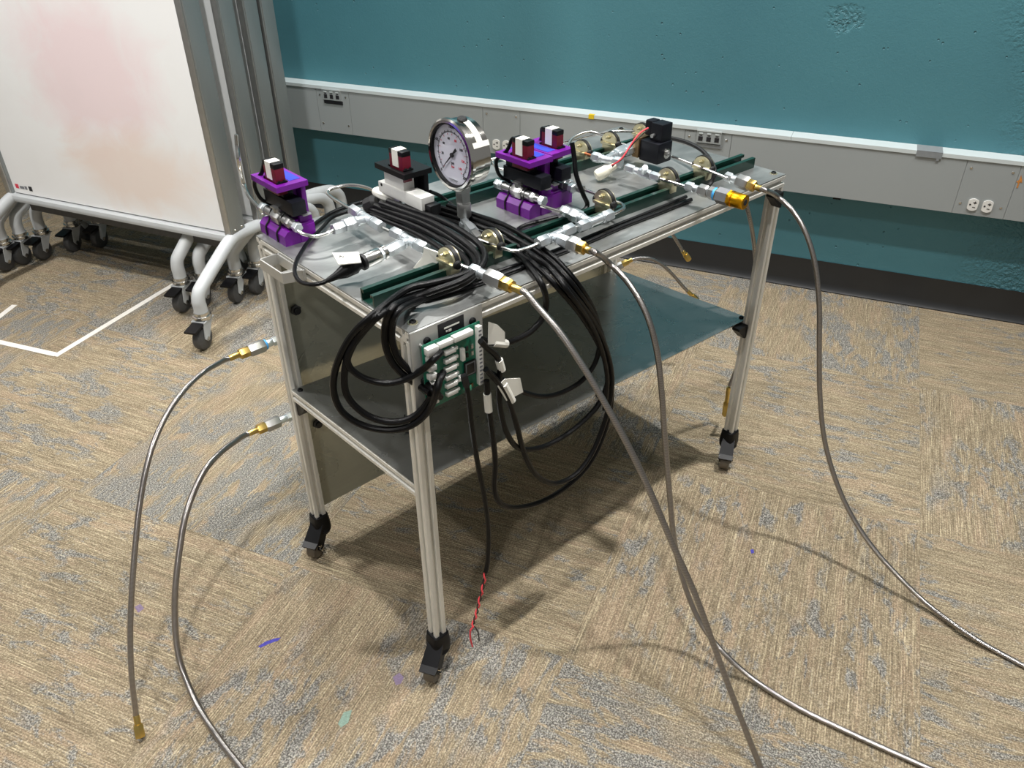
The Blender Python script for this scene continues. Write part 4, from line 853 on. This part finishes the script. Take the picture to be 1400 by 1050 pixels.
conn(.062, .030, .008, .008, .009, 2); conn(.068, .064, .006, .022, .009, 1)
ch = pbox(.075, .097, .030, .055, .0016, .005, 'chip', 'chip'); pbox(.0765, .0955, .0315, .0535, .005, .0052, 'chip_marking', 'print_grey', ch); pbox(.0785, .0935, .0335, .0515, .0052, .0054, 'chip_centre', 'chip', ch)
for k in range(4):
    pbox(.080 + (k % 2) * .010, .084 + (k % 2) * .010, .064 + (k // 2) * .012, .071 + (k // 2) * .012, .0016, .004, 'component', ('chip', 'nickel')[k % 2])
pbox(.072, .082, .006, .016, .0016, .011, 'green_terminal', 'greenblk', bev=.0012)
o = pbox(.0995, .108, .006, .113, .0016, .010, 'terminal_strip', 'white', bev=.0008)
for k in range(14): pbox(.1005, .106, .0105 + k * .0072, .0135 + k * .0072, .010, .0103, 'terminal_hole', 'print_grey', o)
pbox(.086, .091, .006, .012, .0016, .004, 'component', 'bronze')

# ------------------------------------------------------------------ cables
def cable(label, pts, r=.0048, tags=(), plug=None):
    mb = MB(); mb.tube(pts, r, 10, 5)
    zs = [v.z for v in mb.v]; c = Vector(pts[0]); c = Vector((c.x, c.y, min(zs)))
    rt = thing('braided_cable', c, label, 'cable', 'black braided cables'); mb.build('sleeve', 'cable', rt)
    for a, b_, q_ in tags:
        a, b_ = Vector(a), Vector(b_); mb = MB(); mb.tube([a, (a + b_) / 2, b_], r * 1.35, 10, 3); lab = mb.build('paper_tag', 'paper', rt)
        if q_:
            q_ = [Vector(p) for p in q_]; n = len(q_); o_ = Vector((0, -.0006, 0)); mb = MB(); mb._add([p - o_ for p in q_] + [p + o_ for p in q_], [tuple(range(n))[::-1], tuple(range(n, 2 * n))] + [(i, (i + 1) % n, n + (i + 1) % n, n + i) for i in range(n)]); mb.build('tag_flag', 'paper', lab)
    if plug:
        a, b_ = Vector(plug[0]), Vector(plug[1]); mb = MB(); mb.lathe(a, b_, [(0, r * 1.2), (.5, r * 1.35), (1, r * 1.2)], 10); mb.build('plug', 'rubber', rt)
    return rt
# bundle across the top, then loops round the front left corner
cable('black cable forming the outermost loop hanging round the front left corner',
      [(0.1986,0.3782,0.8068),(0.2041,0.3204,0.8068),(0.2086,0.2485,0.8108),(0.2066,0.1732,0.8108),(0.2004,0.1072,0.8068),(0.1733,0.0556,0.8088),(0.1327,0.0383,0.8108),(0.0806,0.0439,0.8128),(0.0409,0.0566,0.8108), (-0.0392,0.0218,0.8142),(-0.0668,0.0471,0.7771),(-0.0871,0.0656,0.7272),(-0.0947,0.0726,0.6814),(-0.0884,0.0669,0.6434),(-0.0682,0.0483,0.6183),(-0.0396,0.0222,0.6085),(-0.0123,-0.0029,0.6171),(0.0091,-0.0225,0.6465), (0.0157,-0.0400,0.6914), (0.0300,-0.0300,0.7062)], .0055)
cable('black cable in the second loop just inside the outermost at the front left corner',
      [(0.1932,0.3861,0.7988),(0.1974,0.3233,0.8008),(0.2031,0.2485,0.8028),(0.1989,0.1721,0.8028),(0.1863,0.1052,0.8028),(0.1641,0.0630,0.8028),(0.1223,0.0478,0.8008),(0.0706,0.0542,0.7988),(0.0318,0.0649,0.7948), (-0.0337,0.0191,0.8144),(-0.0570,0.0385,0.7818),(-0.0754,0.0539,0.7379),(-0.0822,0.0595,0.6916),(-0.0759,0.0543,0.6592),(-0.0560,0.0377,0.6321),(-0.0292,0.0153,0.6226),(-0.0043,-0.0054,0.6341),(0.0144,-0.0210,0.6650), (0.0221,-0.0360,0.6996), (0.0385,-0.0260,0.7044)], .0055)
cable('black cable making the smaller inner loop up to the top left connector of the board',
      [(0.1910,0.3992,0.7898),(0.1940,0.3315,0.7908),(0.1974,0.2549,0.7928),(0.1894,0.1726,0.7948),(0.1775,0.1062,0.7948),(0.1573,0.0776,0.7908),(0.1100,0.0626,0.7868),(0.0526,0.0649,0.7848), (-0.0281,0.0166,0.8133),(-0.0517,0.0343,0.7863),(-0.0713,0.0490,0.7534),(-0.0746,0.0514,0.7285),(-0.0611,0.0414,0.7068),(-0.0362,0.0227,0.6943),(-0.0116,0.0042,0.6989),(0.0111,-0.0128,0.7154), (0.0159,-0.0340,0.7399), (0.0368,-0.0260,0.7400)], .0052)
cable('black cable dropping steeply by the corner bolt behind the small inner loop',
      [(0.1990,0.3579,0.8168),(0.2088,0.3032,0.8148),(0.2116,0.2241,0.8188),(0.2064,0.1485,0.8188),(0.1975,0.0845,0.8128),(0.1664,0.0400,0.8128),(0.1217,0.0248,0.8108),(0.0792,0.0318,0.8068),(0.0466,0.0475,0.7988), (-0.0127,0.0147,0.8177),(-0.0232,0.0218,0.7914),(-0.0264,0.0240,0.7611),(-0.0210,0.0203,0.7277),(-0.0076,0.0113,0.7016),(0.0092,-0.0002,0.6810), (0.0103,-0.0280,0.6799)], .0055)
cable('black cable beside the corner bolt ending under the circuit board',
      [(0.2080,0.3467,0.8218),(0.2161,0.2902,0.8208),(0.2201,0.2097,0.8248),(0.2177,0.1388,0.8238),(0.2097,0.0805,0.8168),(0.1765,0.0413,0.8128),(0.1277,0.0254,0.8048),(0.0897,0.0335,0.7988),(0.0540,0.0414,0.7948), (-0.0050,0.0103,0.8119),(-0.0156,0.0170,0.7868),(-0.0169,0.0178,0.7575),(-0.0109,0.0140,0.7289),(0.0023,0.0058,0.7063),(0.0162,-0.0029,0.6885), (0.0161,-0.0280,0.6839), (0.0300,-0.0260,0.6629)], .0055)
YF = -.04
cable('black cable with narrow white tag, making the lowest hanging loop under the cart front',
      [(0.2738,0.3163,0.7888),(0.2801,0.2474,0.7908),(0.2819,0.1770,0.7928),(0.2841,0.1115,0.7888),(0.2795,0.0601,0.7888), (0.2688,0.0079,0.7868), (0.2774,-0.0300,0.7610),(0.3327,-0.0300,0.6913),(0.3850,-0.0300,0.6083),(0.4149,-0.0300,0.5350),(0.4293,-0.0300,0.4678),(0.4129,-0.0300,0.3926),(0.3749,-0.0300,0.3393),(0.3144,-0.0300,0.3176),(0.2452,-0.0300,0.3198),(0.1796,-0.0300,0.3457),(0.1426,-0.0300,0.3794),(0.1297,-0.0300,0.4218),(0.1329,-0.0300,0.4830),(0.1266,-0.0300,0.5571),(0.1203,-0.0300,0.6151),(0.1185,-0.0300,0.6557)], .0050, tags=[((0.1213,-0.0300,0.5942), (0.1192,-0.0300,0.6300), None)])
cable('black cable with wide folded white tag, middle hanging loop under the cart front',
      [(0.2801,0.3126,0.7968),(0.2867,0.2381,0.7988),(0.2888,0.1670,0.8008),(0.2925,0.1020,0.7948),(0.2895,0.0547,0.7928), (0.2851,0.0076,0.7868), (0.2842,-0.0380,0.7669),(0.3422,-0.0380,0.6939),(0.3872,-0.0380,0.6171),(0.4135,-0.0380,0.5428),(0.4154,-0.0380,0.4786),(0.3961,-0.0380,0.4149),(0.3666,-0.0380,0.3673),(0.3252,-0.0380,0.3445),(0.2693,-0.0380,0.3568),(0.2211,-0.0380,0.4079),(0.1920,-0.0380,0.4750),(0.1750,-0.0380,0.5446),(0.1558,-0.0380,0.6068),(0.1345,-0.0380,0.6497),(0.1111,-0.0380,0.6836)], .0050,
      tags=[((0.1654,-0.0380,0.5978), (0.1468,-0.0380,0.6398), [(0.1317,-0.0410,0.6440), (0.1474,-0.0410,0.6509), (0.1807,-0.0410,0.6374), (0.1872,-0.0410,0.6068), (0.1499,-0.0410,0.6067)])])
cable('black cable with white sleeve tag, shallow loop sweeping under the shelf edge',
      [(0.2848,0.2956,0.8048),(0.2927,0.2200,0.8068),(0.2973,0.1531,0.8068),(0.2988,0.0903,0.8008),(0.2987,0.0502,0.7968), (0.2998,0.0090,0.7868), (0.3037,-0.0340,0.7613),(0.3600,-0.0340,0.6826),(0.3970,-0.0340,0.5990),(0.4106,-0.0340,0.5340),(0.3906,-0.0340,0.4849),(0.3426,-0.0340,0.4609),(0.2852,-0.0340,0.4530),(0.2296,-0.0340,0.4606),(0.1818,-0.0340,0.4879),(0.1552,-0.0340,0.5369),(0.1430,-0.0340,0.5887),(0.1407,-0.0340,0.6335),(0.1446,-0.0340,0.6711),(0.1359,-0.0340,0.6967),(0.1157,-0.0340,0.7212),(0.1059,-0.0340,0.7356)], .0050, tags=[((0.1476,-0.0340,0.6643), (0.1418,-0.0340,0.6861), None)])
cable('black cable swinging out right of the folded tag behind the braided hose',
      [(0.2920,0.2781,0.8108),(0.2975,0.2049,0.8128),(0.3056,0.1393,0.8128),(0.3097,0.0802,0.8048),(0.3117,0.0461,0.7968), (0.3129,0.0120,0.7868), (0.3222,-0.0280,0.7554),(0.3659,-0.0280,0.6880),(0.3858,-0.0280,0.6255),(0.3780,-0.0280,0.5776),(0.3451,-0.0280,0.5524),(0.2966,-0.0280,0.5492),(0.2458,-0.0280,0.5635),(0.1992,-0.0280,0.5946),(0.1665,-0.0280,0.6273),(0.1252,-0.0280,0.6685)], .0046)
cable('black cable with a large white tag, short loop right of the circuit board',
      [(0.2945,0.2235,0.7828),(0.2936,0.1652,0.7848),(0.2878,0.1120,0.7848),(0.2759,0.0615,0.7868),(0.2564,0.0120,0.7868), (0.2474,-0.0200,0.7755),(0.2579,-0.0200,0.7427),(0.2503,-0.0200,0.7156),(0.2258,-0.0200,0.7003),(0.1919,-0.0200,0.6973),(0.1574,-0.0200,0.7031),(0.1290,-0.0200,0.7200),(0.1146,-0.0200,0.7311)], .0052, tags=[((0.1698,-0.0200,0.6980), (0.1423,-0.0200,0.7119), [(0.1303,-0.0250,0.7556), (0.1478,-0.0250,0.7437), (0.1626,-0.0250,0.7247), (0.1623,-0.0250,0.7033), (0.1276,-0.0250,0.7162)])])
cable('black cable leaving the near purple block to join the bundle',
      [(0.4492,0.1503,0.7828),(0.4108,0.1574,0.7828),(0.3753,0.1625,0.7828),(0.3510,0.1535,0.7828),(0.3182,0.1155,0.7908),(0.2862,0.0656,0.8008), (0.2648,0.0213,0.8068), (0.2810,-0.0034,0.7868), (0.2807,-0.0450,0.7629),(0.3373,-0.0450,0.6844),(0.3745,-0.0450,0.6103),(0.3942,-0.0450,0.5386),(0.3919,-0.0450,0.4732)], .0042)
cable('thin black cable lying along the front of the green strut',
      [(0.7055,0.0386,0.7813),(0.6064,0.0390,0.7813),(0.5065,0.0418,0.7813),(0.4066,0.0379,0.7813),(0.3183,0.0384,0.7813),(0.2376,0.0409,0.7813),(0.1635,0.0451,0.7813),(0.1108,0.0530,0.7813),(0.0740,0.0606,0.7813)], .0040)
cable('thin black cable lying just behind the one along the front strut',
      [(0.7106,0.0550,0.7813),(0.6019,0.0530,0.7813),(0.4992,0.0530,0.7813),(0.4017,0.0508,0.7813),(0.3132,0.0509,0.7813),(0.2342,0.0550,0.7813),(0.1630,0.0629,0.7813),(0.1196,0.0717,0.7813)], .0036)
cable('thin black cable crossing from the left transducer behind the tees',
      [(0.0940,0.4267,0.7828),(0.1472,0.4534,0.7828),(0.1977,0.4616,0.7828),(0.2364,0.4568,0.7828),(0.2605,0.4293,0.7828),(0.2681,0.3863,0.7828)], .0042)
cable('thin black cable from the white gearbox passing under the gauge',
      [(0.2859,0.3216,0.8268),(0.3175,0.3334,0.8068),(0.3309,0.3159,0.7908),(0.3306,0.2676,0.7848),(0.3408,0.2268,0.7828),(0.3514,0.1878,0.7818),(0.3447,0.1505,0.7828)], .0036)
# cable tangle clip
mb = MB(); mb.lathe((0.1938,0.4021,0.7968), (0.2073,0.3808,0.8108), [(0, .010), (.2, .016), (.8, .016), (1, .010)], 10); single(mb, 'cable_tie_wrap', 'rubber', 'black wrap binding the cables below the white taped joint', 'cable tie')
# power cord with twisted leads
pc = thing('power_cord', (.10, -.03, .06), 'black power cord hanging below the circuit board ending in twisted red and black wires', 'cord')
pth = [(0.0804,-0.0260,0.6655),(0.0848,-0.0260,0.6342),(0.0873,-0.0260,0.5897),(0.0927,-0.0260,0.5342),(0.1012,-0.0260,0.4659),(0.1119,-0.0260,0.3921),(0.1165,-0.0260,0.3175),(0.1129,-0.0260,0.2540),(0.1066,-0.0260,0.2253)]
mb = MB(); mb.tube(pth, .0046, 10); mb.build('sleeve', 'cable', pc)
axis_parts(pc, (0.0784,-0.0240,0.6804), (0.0816,-0.0260,0.6595), [(0, 1, 'cyl', .0058, 'rubber', 'plug')])
pr = [Vector(p) for p in [(0.1067,-0.0260,0.2291),(0.1001,-0.0260,0.1941),(0.0899,-0.0260,0.1612),(0.0794,-0.0260,0.1276),(0.0691,-0.0260,0.1018)]]; sp = smooth_path(pr, 10)
for ph, m, nm, ext in ((0, 'red_wire', 'red_wire', [(0.0633,-0.0260,0.0937), (0.0622,-0.0260,0.0706), (0.0665,-0.0260,0.0425)]), (math.pi, 'blk_wire', 'black_wire', [(0.0761,-0.0260,0.0918), (0.0827,-0.0260,0.0688), (0.0837,-0.0260,0.0457)])):
    pts = [p + Vector((math.cos(ph + i * .75), math.sin(ph + i * .75), 0)) * .0022 for i, p in enumerate(sp)]
    mb = MB(); mb.tube(pts + [Vector(e) for e in ext], .0017 if nm == 'red_wire' else .0013, 8, 2); mb.build(nm, m, pc)
# loose zip tie tails on the shelf
mb = MB(); mb.tube([(.075, .155, .468), (.085, .150, .4665), (.094, .158, .466), (.088, .168, .466), (.077, .164, .467), (.084, .172, .474), (.094, .180, .487)], .0012, 6); single(mb, 'zip_tie', 'rubber', 'curled black zip tie lying on the lower shelf', 'cable tie')
bpy.context.view_layer.update()
